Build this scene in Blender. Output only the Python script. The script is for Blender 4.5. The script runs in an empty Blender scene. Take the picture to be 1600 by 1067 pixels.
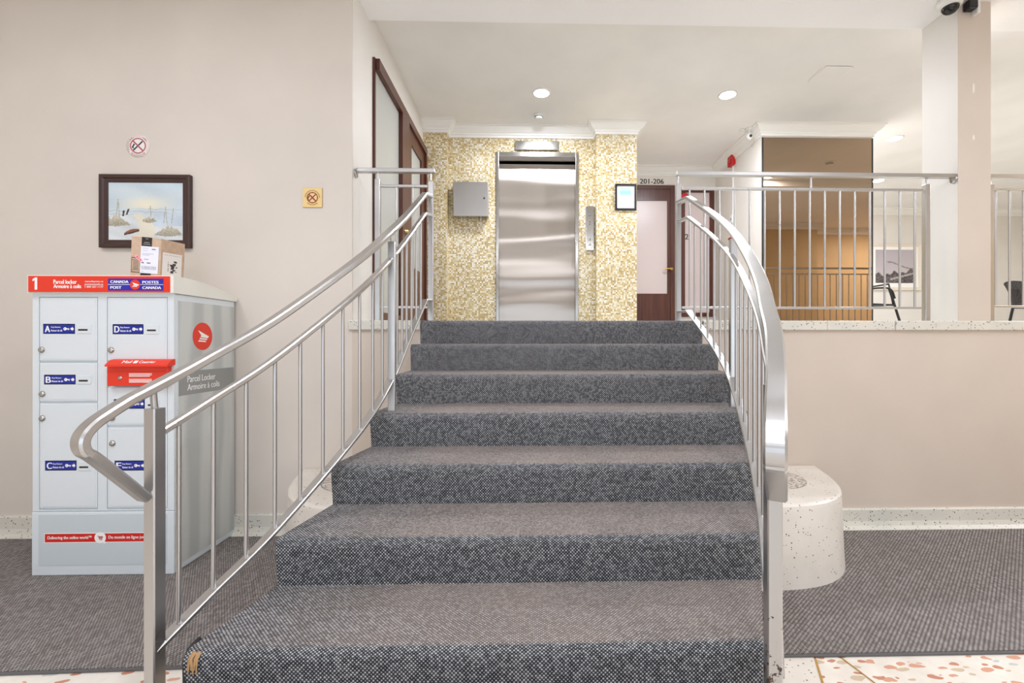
import bpy, bmesh, math, random
from mathutils import Vector
import numpy as np
random.seed(7)
S = bpy.context.scene
COL = S.collection

# ------------------------------------------------------------------ camera
F, CX, CY, EYE, YAW = 711.0, 842.0, 533.5, 1.337, math.atan(17 / 711.0)
SN, CS = math.sin(YAW), math.cos(YAW)
cam = bpy.data.cameras.new('camera')
cam.sensor_fit = 'HORIZONTAL'; cam.sensor_width = 36.0
cam.lens = F / 1600 * 36.0
cam.shift_x = -(CX - 800) / 1600
cam.clip_start = 0.05
camo = bpy.data.objects.new('camera', cam); COL.objects.link(camo)
camo.location = (0, 0, EYE); camo.rotation_euler = (math.radians(90), 0, -YAW)
S.camera = camo

# ------------------------------------------------------------------ view, world
S.view_settings.view_transform = 'Standard'
S.view_settings.look = 'None'
S.view_settings.gamma = 1.0
S.view_settings.use_curve_mapping = False
S.view_settings.exposure = 0.07
W = bpy.data.worlds.new('sky'); S.world = W; W.use_nodes = True
bgn = W.node_tree.nodes['Background']
bgn.inputs[0].default_value = (0.86, 0.93, 1.0, 1); bgn.inputs[1].default_value = 0.8
try:
    S.cycles.max_bounces = 10; S.cycles.diffuse_bounces = 6; S.cycles.glossy_bounces = 5
    S.cycles.use_denoising = True; S.cycles.caustics_reflective = False
    S.cycles.sample_clamp_indirect = 6.0
except Exception:
    pass


def area(name, loc, rot, sx, sy, power, color=(1, 1, 1), shape='RECTANGLE'):
    l = bpy.data.lights.new(name, 'AREA'); l.energy = power; l.color = color
    l.shape = shape; l.size = sx
    if shape in ('RECTANGLE', 'ELLIPSE'): l.size_y = sy
    o = bpy.data.objects.new(name, l); COL.objects.link(o)
    o.location = loc; o.rotation_euler = rot
    return o


# daylight through the glazed street front behind the camera, and over the right part of the lobby
area('daylight_street_front', (0, -3.95, 1.47), (math.radians(90), 0, 0), 7.9, 2.3, 66, (0.84, 0.94, 1.08))
P_DOWN, P_LOBBY = 38, 24

# ------------------------------------------------------------------ helpers
def lin(r, g, b):
    f = lambda c: (c / 255 / 12.92) if c / 255 <= 0.04045 else ((c / 255 + 0.055) / 1.055) ** 2.4
    return (f(r), f(g), f(b), 1.0)


def atD(px, py, d):
    """world point seen at a photograph pixel, d metres along the lens axis"""
    xc = (px - CX) / F * d; zc = -(py - CY) / F * d
    return Vector((xc * CS + d * SN, -xc * SN + d * CS, EYE + zc))


def atY(px, py, Y):
    a = (px - CX) / F
    return atD(px, py, Y / (CS - a * SN))


def atX(px, py, X):
    a = (px - CX) / F
    return atD(px, py, X / (a * CS + SN))


def atZ(px, py, Z):
    return atD(px, py, (EYE - Z) * F / (py - CY))


def tag(o, label=None, cat=None, group=None, kind=None):
    if label: o['label'] = label
    if cat: o['category'] = cat
    if group: o['group'] = group
    if kind: o['kind'] = kind
    return o


def thing(name, label, cat, loc, group=None):
    o = bpy.data.objects.new(name, None); COL.objects.link(o)
    o.location = loc; o.empty_display_size = 0.1
    return tag(o, label, cat, group)


def wloc(o):
    v = Vector((0, 0, 0))
    while o is not None:
        v += o.location; o = o.parent
    return v


class MB:
    def __init__(s):
        s.v = []; s.f = []; s.m = []; s.mats = []; s.sm = []

    def mi(s, m):
        if m not in s.mats: s.mats.append(m)
        return s.mats.index(m)

    def add(s, vs, fs, m, smooth=False):
        b = len(s.v); i = s.mi(m)
        s.v += [tuple(v) for v in vs]
        for f in fs:
            s.f.append([b + k for k in f]); s.m.append(i); s.sm.append(smooth)
        return s

    def box(s, x0, x1, y0, y1, z0, z1, m):
        vs = [(x, y, z) for z in (z0, z1) for y in (y0, y1) for x in (x0, x1)]
        return s.add(vs, [(0, 2, 3, 1), (4, 5, 7, 6), (0, 1, 5, 4), (2, 6, 7, 3), (0, 4, 6, 2), (1, 3, 7, 5)], m)

    def cbox(s, x0, x1, y0, y1, z0, z1, c, m):
        """box with chamfered edges, c metres"""
        bm = bmesh.new()
        vs = [bm.verts.new((x, y, z)) for z in (z0, z1) for y in (y0, y1) for x in (x0, x1)]
        for q in [(0, 2, 3, 1), (4, 5, 7, 6), (0, 1, 5, 4), (2, 6, 7, 3), (0, 4, 6, 2), (1, 3, 7, 5)]:
            bm.faces.new([vs[k] for k in q])
        bmesh.ops.bevel(bm, geom=bm.edges[:] , offset=c, segments=2, profile=0.5, affect='EDGES')
        return s.frombm(bm, m)

    def frombm(s, bm, m, smooth=False):
        bm.verts.index_update()
        s.add([v.co[:] for v in bm.verts], [[v.index for v in f.verts] for f in bm.faces], m, smooth)
        bm.free(); return s

    def prism(s, poly, z0, z1, m):
        n = len(poly)
        vs = [(x, y, z0) for x, y in poly] + [(x, y, z1) for x, y in poly]
        fs = [[i, (i + 1) % n, n + (i + 1) % n, n + i] for i in range(n)]
        return s.add(vs, fs + [list(range(n))[::-1], list(range(n, 2 * n))], m)

    def tube(s, pts, r, m, n=10, caps=True):
        pts = [Vector(p) for p in pts]; vs = []; fs = []
        ref = None
        for i, p in enumerate(pts):
            t = (pts[min(i + 1, len(pts) - 1)] - pts[max(i - 1, 0)]).normalized()
            if ref is None:
                ref = Vector((0, 0, 1)) if abs(t.z) < 0.9 else Vector((1, 0, 0))
            a = t.cross(ref).normalized(); b = t.cross(a).normalized(); ref = -b
            ref = a.cross(t)
            for k in range(n):
                q = 2 * math.pi * k / n
                vs.append(p + (a * math.cos(q) + b * math.sin(q)) * r)
        for i in range(len(pts) - 1):
            for k in range(n):
                fs.append([i * n + k, i * n + (k + 1) % n, (i + 1) * n + (k + 1) % n, (i + 1) * n + k])
        s.add(vs, fs, m, True)
        if caps:
            s.add(vs[:n], [list(range(n))[::-1]], m); s.add(vs[-n:], [list(range(n))], m)
        return s

    def lathe(s, prof, c, m, n=24, axis='Z', smooth=True):
        """prof: (radius, height) pairs turned about an axis through c"""
        vs = []; fs = []
        for r, h in prof:
            for k in range(n):
                q = 2 * math.pi * k / n; a, b = r * math.cos(q), r * math.sin(q)
                d = {'Z': (a, b, h), 'Y': (a, h, b), 'X': (h, a, b)}[axis]
                vs.append((c[0] + d[0], c[1] + d[1], c[2] + d[2]))
        for i in range(len(prof) - 1):
            for k in range(n):
                fs.append([i * n + k, i * n + (k + 1) % n, (i + 1) * n + (k + 1) % n, (i + 1) * n + k])
        fs.append(list(range(n))); fs.append([(len(prof) - 1) * n + k for k in range(n)])
        return s.add(vs, fs, m, smooth)

    def quad(s, o, u, v, m):
        o, u, v = Vector(o), Vector(u), Vector(v)
        return s.add([o, o + u, o + u + v, o + v], [(0, 1, 2, 3)], m)

    def build(s, name, parent=None, bevel=0.0, fix=True):
        off = wloc(parent) if parent is not None else Vector((0, 0, 0))
        me = bpy.data.meshes.new(name)
        me.from_pydata([(a - off.x, b - off.y, c - off.z) for a, b, c in s.v], [], s.f)
        for m in s.mats: me.materials.append(m)
        me.polygons.foreach_set('material_index', s.m)
        me.polygons.foreach_set('use_smooth', s.sm)
        if fix:
            bm = bmesh.new(); bm.from_mesh(me)
            bmesh.ops.recalc_face_normals(bm, faces=bm.faces[:]); bm.to_mesh(me); bm.free()
        me.update()
        o = bpy.data.objects.new(name, me); COL.objects.link(o)
        if parent is not None: o.parent = parent
        if bevel:
            b = o.modifiers.new('edge', 'BEVEL'); b.width = bevel; b.segments = 2; b.limit_method = 'ANGLE'
        return o


def sweep_plan(mb, path, prof, m):
    """sweep (out, z) profile along a plan polyline, room on the right-hand side of the path, mitred corners"""
    P = [Vector((x, y)) for x, y in path]; rings = []
    for i, p in enumerate(P):
        ns = []
        if i > 0:
            d = (p - P[i - 1]).normalized(); ns.append(Vector((d.y, -d.x)))
        if i < len(P) - 1:
            d = (P[i + 1] - p).normalized(); ns.append(Vector((d.y, -d.x)))
        if len(ns) == 2:
            b = (ns[0] + ns[1]); b = b / max(0.3, (1 + ns[0].dot(ns[1])))
        else:
            b = ns[0]
        rings.append([(p.x + b.x * o, p.y + b.y * o, z) for o, z in prof])
    n = len(prof); vs = [v for r in rings for v in r]; fs = []
    for i in range(len(P) - 1):
        for k in range(n):
            fs.append([i * n + k, i * n + (k + 1) % n, (i + 1) * n + (k + 1) % n, (i + 1) * n + k])
    fs.append(list(range(n))); fs.append([(len(P) - 1) * n + k for k in range(n)])
    return mb.add(vs, fs, m)


def sweep_bar(mb, pts, sides, w, h, m):
    """flat bar w wide, h thick swept along pts; sides = sideways unit vectors"""
    vs = []; fs = []; n = 8; c = min(w, h) * 0.22
    prof = [(-w / 2 + c, -h / 2), (w / 2 - c, -h / 2), (w / 2, -h / 2 + c), (w / 2, h / 2 - c),
            (w / 2 - c, h / 2), (-w / 2 + c, h / 2), (-w / 2, h / 2 - c), (-w / 2, -h / 2 + c)]
    for i, p in enumerate(pts):
        t = (pts[min(i + 1, len(pts) - 1)] - pts[max(i - 1, 0)]).normalized()
        sd = sides[i]; sd = (sd - t * sd.dot(t)).normalized(); up = sd.cross(t).normalized()
        for a, b in prof: vs.append(p + sd * a + up * b)
    for i in range(len(pts) - 1):
        for k in range(n):
            fs.append([i * n + k, i * n + (k + 1) % n, (i + 1) * n + (k + 1) % n, (i + 1) * n + k])
    fs.append(list(range(n))); fs.append([(len(pts) - 1) * n + k for k in range(n)])
    return mb.add(vs, fs, m)


def catmull(P, n=10):
    P = [Vector(p) for p in P]; out = []
    Q = [P[0] * 2 - P[1]] + P + [P[-1] * 2 - P[-2]]
    for i in range(1, len(Q) - 2):
        a, b, c, d = Q[i - 1], Q[i], Q[i + 1], Q[i + 2]
        for k in range(n):
            t = k / n
            out.append(0.5 * ((2 * b) + (c - a) * t + (2 * a - 5 * b + 4 * c - d) * t * t + (3 * b - a - 3 * c + d) * t ** 3))
    out.append(P[-1]); return out


_tc = {}
def text_mesh(s):
    if s in _tc: return _tc[s]
    cu = bpy.data.curves.new('lettering', 'FONT'); cu.body = s; cu.size = 1.0; cu.resolution_u = 3
    o = bpy.data.objects.new('lettering', cu); COL.objects.link(o)
    dg = bpy.context.evaluated_depsgraph_get(); ev = o.evaluated_get(dg); me = ev.to_mesh()
    vs = np.array([v.co[:2] for v in me.vertices]); fs = [list(p.vertices) for p in me.polygons]
    ev.to_mesh_clear(); bpy.data.objects.remove(o); bpy.data.curves.remove(cu)
    lo, hi = vs.min(0), vs.max(0)
    _tc[s] = ((vs - lo) / (hi - lo), fs, (hi - lo)); return _tc[s]


def text(mb, s, o, u, v, m, bold=0.0):
    """lettering fitted to the parallelogram o, o+u, o+v"""
    vs, fs, _ = text_mesh(s); o, u, v = Vector(o), Vector(u), Vector(v)
    mb.add([o + u * a + v * b for a, b in vs], fs, m)
    if bold:
        e = u.normalized() * bold; nrm = u.cross(v).normalized() * 0.0001
        mb.add([o + e + nrm + u * a + v * b for a, b in vs], fs, m)
        mb.add([o - e + nrm * 2 + u * a + v * b for a, b in vs], fs, m)


def print_panel(name, o, u, v, nx, ny, fn, m, parent=None):
    """a flat print: nx x ny little facets with a colour each, fn(a, b) -> sRGB 0..255 for arrays a, b in 0..1"""
    o, u, v = Vector(o), Vector(u), Vector(v)
    off = wloc(parent) if parent is not None else Vector((0, 0, 0))
    A, B = np.meshgrid(np.linspace(0, 1, nx + 1), np.linspace(0, 1, ny + 1))
    base = np.array(o - off); V = base + A.ravel()[:, None] * np.array(u) + B.ravel()[:, None] * np.array(v)
    i, j = np.meshgrid(np.arange(nx), np.arange(ny)); q = (j * (nx + 1) + i).ravel()
    Fc = np.stack([q, q + 1, q + nx + 2, q + nx + 1], 1)
    me = bpy.data.meshes.new(name); me.from_pydata(V.tolist(), [], Fc.tolist())
    a = (i.ravel() + 0.5) / nx; b = (j.ravel() + 0.5) / ny
    c = np.clip(fn(a, b), 0, 255) / 255.0
    c = np.where(c <= 0.04045, c / 12.92, ((c + 0.055) / 1.055) ** 2.4)
    rgba = np.ones((len(a), 4)); rgba[:, :3] = c
    at = me.color_attributes.new('print', 'FLOAT_COLOR', 'CORNER')
    at.data.foreach_set('color', np.repeat(rgba, 4, 0).ravel())
    me.materials.append(m); me.update()
    ob = bpy.data.objects.new(name, me); COL.objects.link(ob)
    if parent is not None: ob.parent = parent
    return ob


# ------------------------------------------------------------------ materials
def mat(name, color=(0.8, 0.8, 0.8, 1), rough=0.6, metal=0.0, spec=0.5):
    m = bpy.data.materials.new(name); m.use_nodes = True
    b = m.node_tree.nodes['Principled BSDF']
    b.inputs['Base Color'].default_value = color; b.inputs['Roughness'].default_value = rough
    b.inputs['Metallic'].default_value = metal; b.inputs['Specular IOR Level'].default_value = spec
    return m


class N:
    """short hand for node wiring"""
    def __init__(s, m):
        s.t = m.node_tree; s.b = s.t.nodes['Principled BSDF']

    def n(s, typ, **k):
        nd = s.t.nodes.new(typ)
        for a, v in k.items(): setattr(nd, a, v)
        return nd

    def l(s, a, b): s.t.links.new(a, b)

    def val(s, sock, x):
        if hasattr(x, 'links') or hasattr(x, 'is_linked'): s.l(x, sock)
        else: sock.default_value = x

    def math(s, op, a, b=None, c=None, clamp=False):
        nd = s.n('ShaderNodeMath', operation=op, use_clamp=clamp)
        s.val(nd.inputs[0], a)
        if b is not None: s.val(nd.inputs[1], b)
        if c is not None: s.val(nd.inputs[2], c)
        return nd.outputs[0]

    def pos(s):
        g = s.n('ShaderNodeNewGeometry'); sp = s.n('ShaderNodeSeparateXYZ'); s.l(g.outputs['Position'], sp.inputs[0])
        return g.outputs['Position'], sp.outputs[0], sp.outputs[1], sp.outputs[2]

    def xyz(s, x, y, z=0.0):
        c = s.n('ShaderNodeCombineXYZ')
        for i, q in enumerate((x, y, z)): s.val(c.inputs[i], q)
        return c.outputs[0]

    def ramp(s, fac, stops, interp='LINEAR'):
        r = s.n('ShaderNodeValToRGB'); r.color_ramp.interpolation = interp
        e = r.color_ramp.elements
        while len(e) < len(stops): e.new(0.5)
        for q, (p, c) in zip(e, stops): q.position = p; q.color = c
        s.l(fac, r.inputs[0]); return r.outputs[0]

    def noise(s, vec, scale, detail=2.0, rough=0.5):
        t = s.n('ShaderNodeTexNoise'); s.l(vec, t.inputs['Vector'])
        t.inputs['Scale'].default_value = scale; t.inputs['Detail'].default_value = detail
        t.inputs['Roughness'].default_value = rough
        return t.outputs['Fac']

    def mix(s, f, a, b, blend='MIX'):
        x = s.n('ShaderNodeMix', data_type='RGBA', blend_type=blend)
        s.val(x.inputs[0], f); s.val(x.inputs[6], a); s.val(x.inputs[7], b); return x.outputs[2]

    def bump(s, h, strength=0.3, dist=0.01):
        b = s.n('ShaderNodeBump'); b.inputs['Strength'].default_value = strength; b.inputs['Distance'].default_value = dist
        s.l(h, b.inputs['Height']); s.l(b.outputs[0], s.b.inputs['Normal'])

    def base(s, c): s.l(c, s.b.inputs['Base Color'])


def paint(name, c, rough=0.55, var=0.05, stucco=0.0):
    m = mat(name, c, rough, 0, 0.3); q = N(m); P, x, y, z = q.pos()
    f = q.noise(P, 1.3, 4)
    d = tuple(k * (1 - var) for k in c[:3]) + (1,)
    l = tuple(min(1, k * (1 + var)) for k in c[:3]) + (1,)
    q.base(q.ramp(f, [(0.3, d), (0.7, l)]))
    q.bump(q.noise(P, 160 if not stucco else 55, 3), 0.06 if not stucco else stucco, 0.003)
    return m


M = {}
M['lobby_paint'] = paint('beige_wall_paint', lin(222, 213, 203))
M['lobby_shaded'] = paint('shaded_beige_paint', lin(212, 199, 186))  # same beige paint taken darker, its weaker light put into the colour
M['hall_paint'] = paint('warm_white_paint', lin(228, 223, 216))
M['ochre_paint'] = paint('ochre_wall_paint', lin(208, 182, 142))
M['ceiling'] = paint('ceiling_paint', lin(240, 237, 234))
M['stucco'] = paint('stucco_ceiling', lin(250, 249, 249), 0.8, 0.02, 0.5)
M['white'] = mat('white_gloss_paint', lin(240, 238, 234), 0.4)
M['white_plastic'] = mat('white_plastic', lin(236, 235, 231), 0.35)
M['filler'] = mat('wall_filler', lin(236, 230, 220), 0.8)
M['dark_plastic'] = mat('dark_plastic', lin(24, 24, 26), 0.15)
M['black'] = mat('black_satin', lin(22, 20, 20), 0.45)
M['brown_wood'] = mat('brown_varnished_wood', lin(84, 44, 32), 0.3)
q = N(M['brown_wood']); P, x, y, z = q.pos()
q.base(q.ramp(q.noise(q.xyz(q.math('MULTIPLY', x, 20.0), q.math('MULTIPLY', y, 20.0), z), 2.0, 3), [(0.3, lin(70, 35, 26)), (0.75, lin(98, 54, 40))]))
M['brass'] = mat('brass', lin(214, 176, 108), 0.25, 1.0)
M['red'] = mat('red_plastic', lin(196, 20, 26), 0.35)
M['chrome'] = mat('lock_chrome', lin(190, 188, 184), 0.22, 1.0)
M['lock_dark'] = mat('lock_dark', lin(70, 66, 62), 0.5, 0.6)
M['grey'] = mat('dark_joint', lin(120, 124, 128), 0.6)

# brushed stainless steel
def steel(name, c, rough, wave=0.0):
    m = mat(name, c, rough, 1.0); q = N(m); P, x, y, z = q.pos()
    if wave:
        # rolled sheet that bellies in and out: broad low ripples up the leaf
        v = q.xyz(q.math('MULTIPLY', x, 0.35), 0.0, q.math('MULTIPLY', z, 2.4))
        q.bump(q.noise(v, 1.35, 0.6), wave, 0.35)
        tg = q.n('ShaderNodeTangent', direction_type='RADIAL', axis='X'); q.l(tg.outputs[0], q.b.inputs['Tangent']); q.b.inputs['Anisotropic'].default_value = 0.9; q.b.inputs['Anisotropic Rotation'].default_value = 0.25
    else:
        f = q.noise(P, 9.0, 3)
        r = q.n('ShaderNodeMapRange'); q.l(f, r.inputs[0]); r.inputs[3].default_value = rough - 0.07; r.inputs[4].default_value = rough + 0.09
        q.l(r.outputs[0], q.b.inputs['Roughness'])
    return m


M['steel'] = steel('brushed_steel', lin(196, 195, 194), 0.3)
M['door_steel'] = steel('elevator_steel', lin(196, 188, 180), 0.3, 0.12)
M['frame_steel'] = steel('elevator_frame_steel', lin(186, 184, 181), 0.17)
# steel with salt rust near the foot of the newel
M['rusty_steel'] = steel('rust_spotted_steel', lin(188, 186, 184), 0.32)
q = N(M['rusty_steel']); P, x, y, z = q.pos()
n1 = q.noise(P, 42.0, 6, 0.65)
low = q.n('ShaderNodeMapRange'); q.l(z, low.inputs[0])
low.inputs[1].default_value = 0.80; low.inputs[2].default_value = 0.30; low.inputs[3].default_value = 0.0; low.inputs[4].default_value = 0.30
mk = q.math('GREATER_THAN', q.math('ADD', n1, low.outputs[0]), 0.725)
q.base(q.mix(mk, lin(188, 186, 184), lin(72, 52, 42)))
q.l(q.math('SUBTRACT', 1.0, mk), q.b.inputs['Metallic'])

# gold glass mosaic, 20 mm tiles
M['mosaic'] = mat('gold_mosaic', lin(210, 175, 110), 0.25); q = N(M['mosaic']); P, x, y, z = q.pos()
u = q.math('MULTIPLY', q.math('ADD', x, y), 52.0); v = q.math('MULTIPLY', z, 52.0)
cell = q.xyz(q.math('FLOOR', u), q.math('FLOOR', v), 0.0)
wn = q.n('ShaderNodeTexWhiteNoise', noise_dimensions='3D'); q.l(cell, wn.inputs['Vector'])
big = q.noise(P, 2.2, 3)
fac = q.math('ADD', q.math('MULTIPLY', wn.outputs['Value'], 0.8), q.math('MULTIPLY', big, 0.45))
tc = q.ramp(fac, [(0.12, lin(150, 120, 66)), (0.36, lin(190, 162, 100)), (0.58, lin(210, 190, 138)), (0.8, lin(226, 216, 188)), (1.0, lin(244, 242, 234))])
gu = q.math('LESS_THAN', q.math('ABSOLUTE', q.math('SUBTRACT', q.math('FRACT', u), 0.5)), 0.42)
gv = q.math('LESS_THAN', q.math('ABSOLUTE', q.math('SUBTRACT', q.math('FRACT', v), 0.5)), 0.42)
tile = q.math('MULTIPLY', gu, gv)
q.base(q.mix(tile, lin(198, 186, 160), tc))
q.bump(q.math('ADD', q.math('MULTIPLY', tile, 0.5), q.math('MULTIPLY', q.noise(P, 90.0, 1), 0.8)), 0.35, 0.004)
q.b.inputs['Metallic'].default_value = 0.15

# carpets
def carpet(name, dark, mid, light, pitch, rib=False):
    m = mat(name, mid, 0.95, 0, 0.1); q = N(m); P, x, y, z = q.pos()
    w = q.math('MULTIPLY', q.math('ADD', z, y), -1.0)
    if rib:
        u = q.math('MULTIPLY', x, 1 / pitch); v = q.math('MULTIPLY', w, 0.42 / pitch)
        v = q.math('ADD', v, q.math('MULTIPLY', q.math('FLOOR', u), 0.37))
    else:
        u = q.math('MULTIPLY', q.math('ADD', x, w), 0.707 / pitch); v = q.math('MULTIPLY', q.math('SUBTRACT', x, w), 0.707 / pitch)
    wn = q.n('ShaderNodeTexWhiteNoise', noise_dimensions='3D'); q.l(q.xyz(q.math('FLOOR', u), q.math('FLOOR', v), 0.0), wn.inputs['Vector'])
    hu = q.math('SINE', q.math('MULTIPLY', q.math('FRACT', u), math.pi)); hv = q.math('SINE', q.math('MULTIPLY', q.math('FRACT', v), math.pi))
    h = q.math('MULTIPLY', hu, hv)
    f = q.math('ADD', q.math('MULTIPLY', wn.outputs['Value'], 0.3), q.math('MULTIPLY', h, 0.7))
    c = q.ramp(f, [(0.18, dark), (0.5, mid), (0.86, light)])
    wear_and_light = q.noise(P, 2.4, 4)
    if rib:
        c = q.mix(q.ramp(wear_and_light, [(0.42, (0, 0, 0, 1)), (0.75, (0.3, 0.3, 0.3, 1))]), c, lin(120, 112, 106))
    else:
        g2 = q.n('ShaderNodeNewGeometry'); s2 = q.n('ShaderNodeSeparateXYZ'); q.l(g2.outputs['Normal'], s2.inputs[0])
        flat = q.ramp(s2.outputs[2], [(0.80, (0, 0, 0, 1)), (0.99, (1, 1, 1, 1))])  # upward faces: overhead light put into the colour along with brown wear
        k2 = q.math('MULTIPLY', flat, q.math('ADD', q.math('MULTIPLY', wear_and_light, 0.9), 0.16), clamp=True)
        xr_ = q.n('ShaderNodeMapRange'); q.l(q.math('ADD', x, q.math('MULTIPLY', wear_and_light, 0.25)), xr_.inputs[0]); xr_.inputs[1].default_value = -0.72; xr_.inputs[2].default_value = -0.28; xr_.inputs[3].default_value = 0.3
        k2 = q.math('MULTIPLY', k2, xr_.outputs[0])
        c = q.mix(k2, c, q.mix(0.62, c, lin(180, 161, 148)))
    q.base(c); q.bump(h, 0.8, 0.004)
    return m


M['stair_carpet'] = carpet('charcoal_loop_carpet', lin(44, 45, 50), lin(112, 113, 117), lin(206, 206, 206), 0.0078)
M['mat_carpet'] = carpet('ribbed_entrance_carpet', lin(97, 91, 89), lin(136, 129, 126), lin(192, 186, 181), 0.0085, True)
M['mat_edge'] = mat('rubber_edge', lin(98, 96, 96), 0.7)

# terrazzo
def terrazzo(name, c1, c2, speck, dens=0.16, scale=70):
    m = mat(name, c1, 0.35, 0, 0.4); q = N(m); P, x, y, z = q.pos()
    base = q.ramp(q.noise(P, 5.0, 4), [(0.3, c1), (0.7, c2)])
    v = q.n('ShaderNodeTexVoronoi'); q.l(P, v.inputs['Vector']); v.inputs['Scale'].default_value = scale
    sp = q.n('ShaderNodeSeparateColor'); q.l(v.outputs['Color'], sp.inputs[0])
    thr = q.math('MULTIPLY', q.math('SUBTRACT', sp.outputs[0], 1 - dens * 2.2), 0.9)
    k = q.math('LESS_THAN', v.outputs['Distance'], thr)
    q.base(q.mix(k, base, q.ramp(sp.outputs[1], [(0.0, speck), (0.7, lin(98, 92, 84)), (1.0, lin(150, 140, 128))])))
    return m


M['terrazzo'] = terrazzo('cream_speckled_terrazzo', lin(236, 230, 221), lin(226, 219, 208), lin(46, 42, 38))
M['terrazzo_grey'] = terrazzo('grey_green_terrazzo', lin(214, 212, 202), lin(226, 221, 209), lin(52, 50, 46), 0.2, 80)
M['terrazzo_floor'] = mat('chip_terrazzo', lin(236, 228, 216), 0.25); q = N(M['terrazzo_floor']); P, x, y, z = q.pos()
nz = q.n('ShaderNodeTexNoise'); q.l(P, nz.inputs['Vector']); nz.inputs['Scale'].default_value = 18.0
va = q.n('ShaderNodeVectorMath', operation='MULTIPLY_ADD'); q.l(nz.outputs['Color'], va.inputs[0]); va.inputs[1].default_value = (0.03, 0.03, 0); q.l(P, va.inputs[2])
mp = q.n('ShaderNodeMapping'); q.l(va.outputs[0], mp.inputs[0]); mp.inputs['Rotation'].default_value = (0, 0, -0.75); mp.inputs['Scale'].default_value = (0.85, 2.0, 0.0)
v = q.n('ShaderNodeTexVoronoi', voronoi_dimensions='2D'); q.l(mp.outputs[0], v.inputs['Vector']); v.inputs['Scale'].default_value = 15.0
sp = q.n('ShaderNodeSeparateColor'); q.l(v.outputs['Color'], sp.inputs[0])
k = q.math('LESS_THAN', v.outputs['Distance'], q.math('MULTIPLY', q.math('SUBTRACT', sp.outputs[0], 0.25), 0.55))
chip = q.ramp(sp.outputs[1], [(0.0, lin(196, 138, 112)), (0.45, lin(214, 160, 134)), (0.7, lin(206, 186, 160)), (0.9, lin(200, 202, 200))], 'CONSTANT')
q.base(q.mix(k, q.ramp(q.noise(P, 9.0, 4), [(0.35, lin(240, 233, 222)), (0.7, lin(226, 218, 206))]), chip))
M['pebble'] = mat('pebble_inlay', lin(210, 200, 188), 0.5); q = N(M['pebble']); P, x, y, z = q.pos()
mp = q.n('ShaderNodeMapping'); q.l(P, mp.inputs[0]); mp.inputs['Rotation'].default_value = (0, 0, 0.6); mp.inputs['Scale'].default_value = (1, 1.7, 1)
v = q.n('ShaderNodeTexVoronoi', feature='DISTANCE_TO_EDGE'); q.l(mp.outputs[0], v.inputs['Vector']); v.inputs['Scale'].default_value = 22.0
v2 = q.n('ShaderNodeTexVoronoi'); q.l(mp.outputs[0], v2.inputs['Vector']); v2.inputs['Scale'].default_value = 22.0
sp = q.n('ShaderNodeSeparateColor'); q.l(v2.outputs['Color'], sp.inputs[0])
q.base(q.mix(q.math('LESS_THAN', v.outputs['Distance'], 0.07), q.ramp(sp.outputs[0], [(0, lin(214, 204, 194)), (1, lin(240, 234, 226))]), lin(150, 136, 124)))
q.bump(v.outputs['Distance'], 0.6, 0.01)

# glass, mirror
M['frosted'] = mat('frosted_glass', lin(196, 196, 190), 0.28, 0, 0.6); q = N(M['frosted']); P, x, y, z = q.pos()
q.b.inputs['Transmission Weight'].default_value = 0.12
q.bump(q.noise(P, 110.0, 2), 0.35, 0.004)
M['frosted_pink'] = mat('frosted_pink_glass', lin(216, 200, 198), 0.25, 0, 0.6); q = N(M['frosted_pink']); P, x, y, z = q.pos()
q.b.inputs['Transmission Weight'].default_value = 0.05
q.bump(q.noise(P, 110.0, 2), 0.3, 0.004)
M['mirror'] = mat('bronze_mirror', lin(168, 148, 128), 0.015, 1.0)
M['glass'] = mat('clear_glass', (1, 1, 1, 1), 0.0); N(M['glass']).b.inputs['Transmission Weight'].default_value = 1.0
def emit(name, c, st):
    m = mat(name, c, 0.5); b = m.node_tree.nodes['Principled BSDF']
    b.inputs['Emission Color'].default_value = c; b.inputs['Emission Strength'].default_value = st
    return m
M['lamp'] = emit('lamp_lens', (1.0, 0.97, 0.9, 1), 14.0)
M['print'] = mat('printed_surface', rough=0.5); q = N(M['print'])
at = q.n('ShaderNodeVertexColor', layer_name='print'); q.base(at.outputs[0])
# locker
M['lk_white'] = mat('locker_front_enamel', lin(222, 229, 233), 0.35)
M['lk_roof'] = mat('locker_roof_enamel', lin(238, 237, 228), 0.35)
M['lk_side'] = mat('locker_side_film', lin(196, 200, 197), 0.4); q = N(M['lk_side']); P, x, y, z = q.pos()
w_ = q.n('ShaderNodeTexWave'); q.l(q.xyz(q.math('ADD', y, x), q.math('MULTIPLY', z, 0.55)), w_.inputs['Vector'])
w_.inputs['Scale'].default_value = 1.6; w_.inputs['Distortion'].default_value = 3.0; w_.inputs['Detail'].default_value = 1.0
q.base(q.ramp(w_.outputs['Fac'], [(0.2, lin(186, 190, 188)), (0.8, lin(208, 211, 208))]))
M['lk_panel'] = mat('locker_lower_film', lin(204, 214, 218), 0.4)
M['lk_band'] = mat('locker_grey_band', lin(150, 152, 150), 0.45)
M['sign_red'] = mat('sign_red', lin(232, 56, 30), 0.4)
M['banner_red'] = mat('banner_red', lin(214, 34, 24), 0.4)
M['sign_blue'] = mat('sign_blue', lin(14, 36, 148), 0.4)
M['logo_blue'] = mat('logo_blue', lin(40, 38, 168), 0.4)
M['sign_white'] = mat('sign_white', lin(250, 249, 247), 0.5)
M['cardboard'] = mat('cardboard', lin(206, 178, 154), 0.8); q = N(M['cardboard']); P, x, y, z = q.pos()
q.base(q.ramp(q.noise(P, 30.0, 3), [(0.3, lin(198, 168, 142)), (0.7, lin(214, 186, 162))]))
M['fray'] = mat('frayed_backing', lin(176, 140, 98), 0.9)
M['tape'] = mat('black_tape', lin(44, 40, 40), 0.3)
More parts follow.
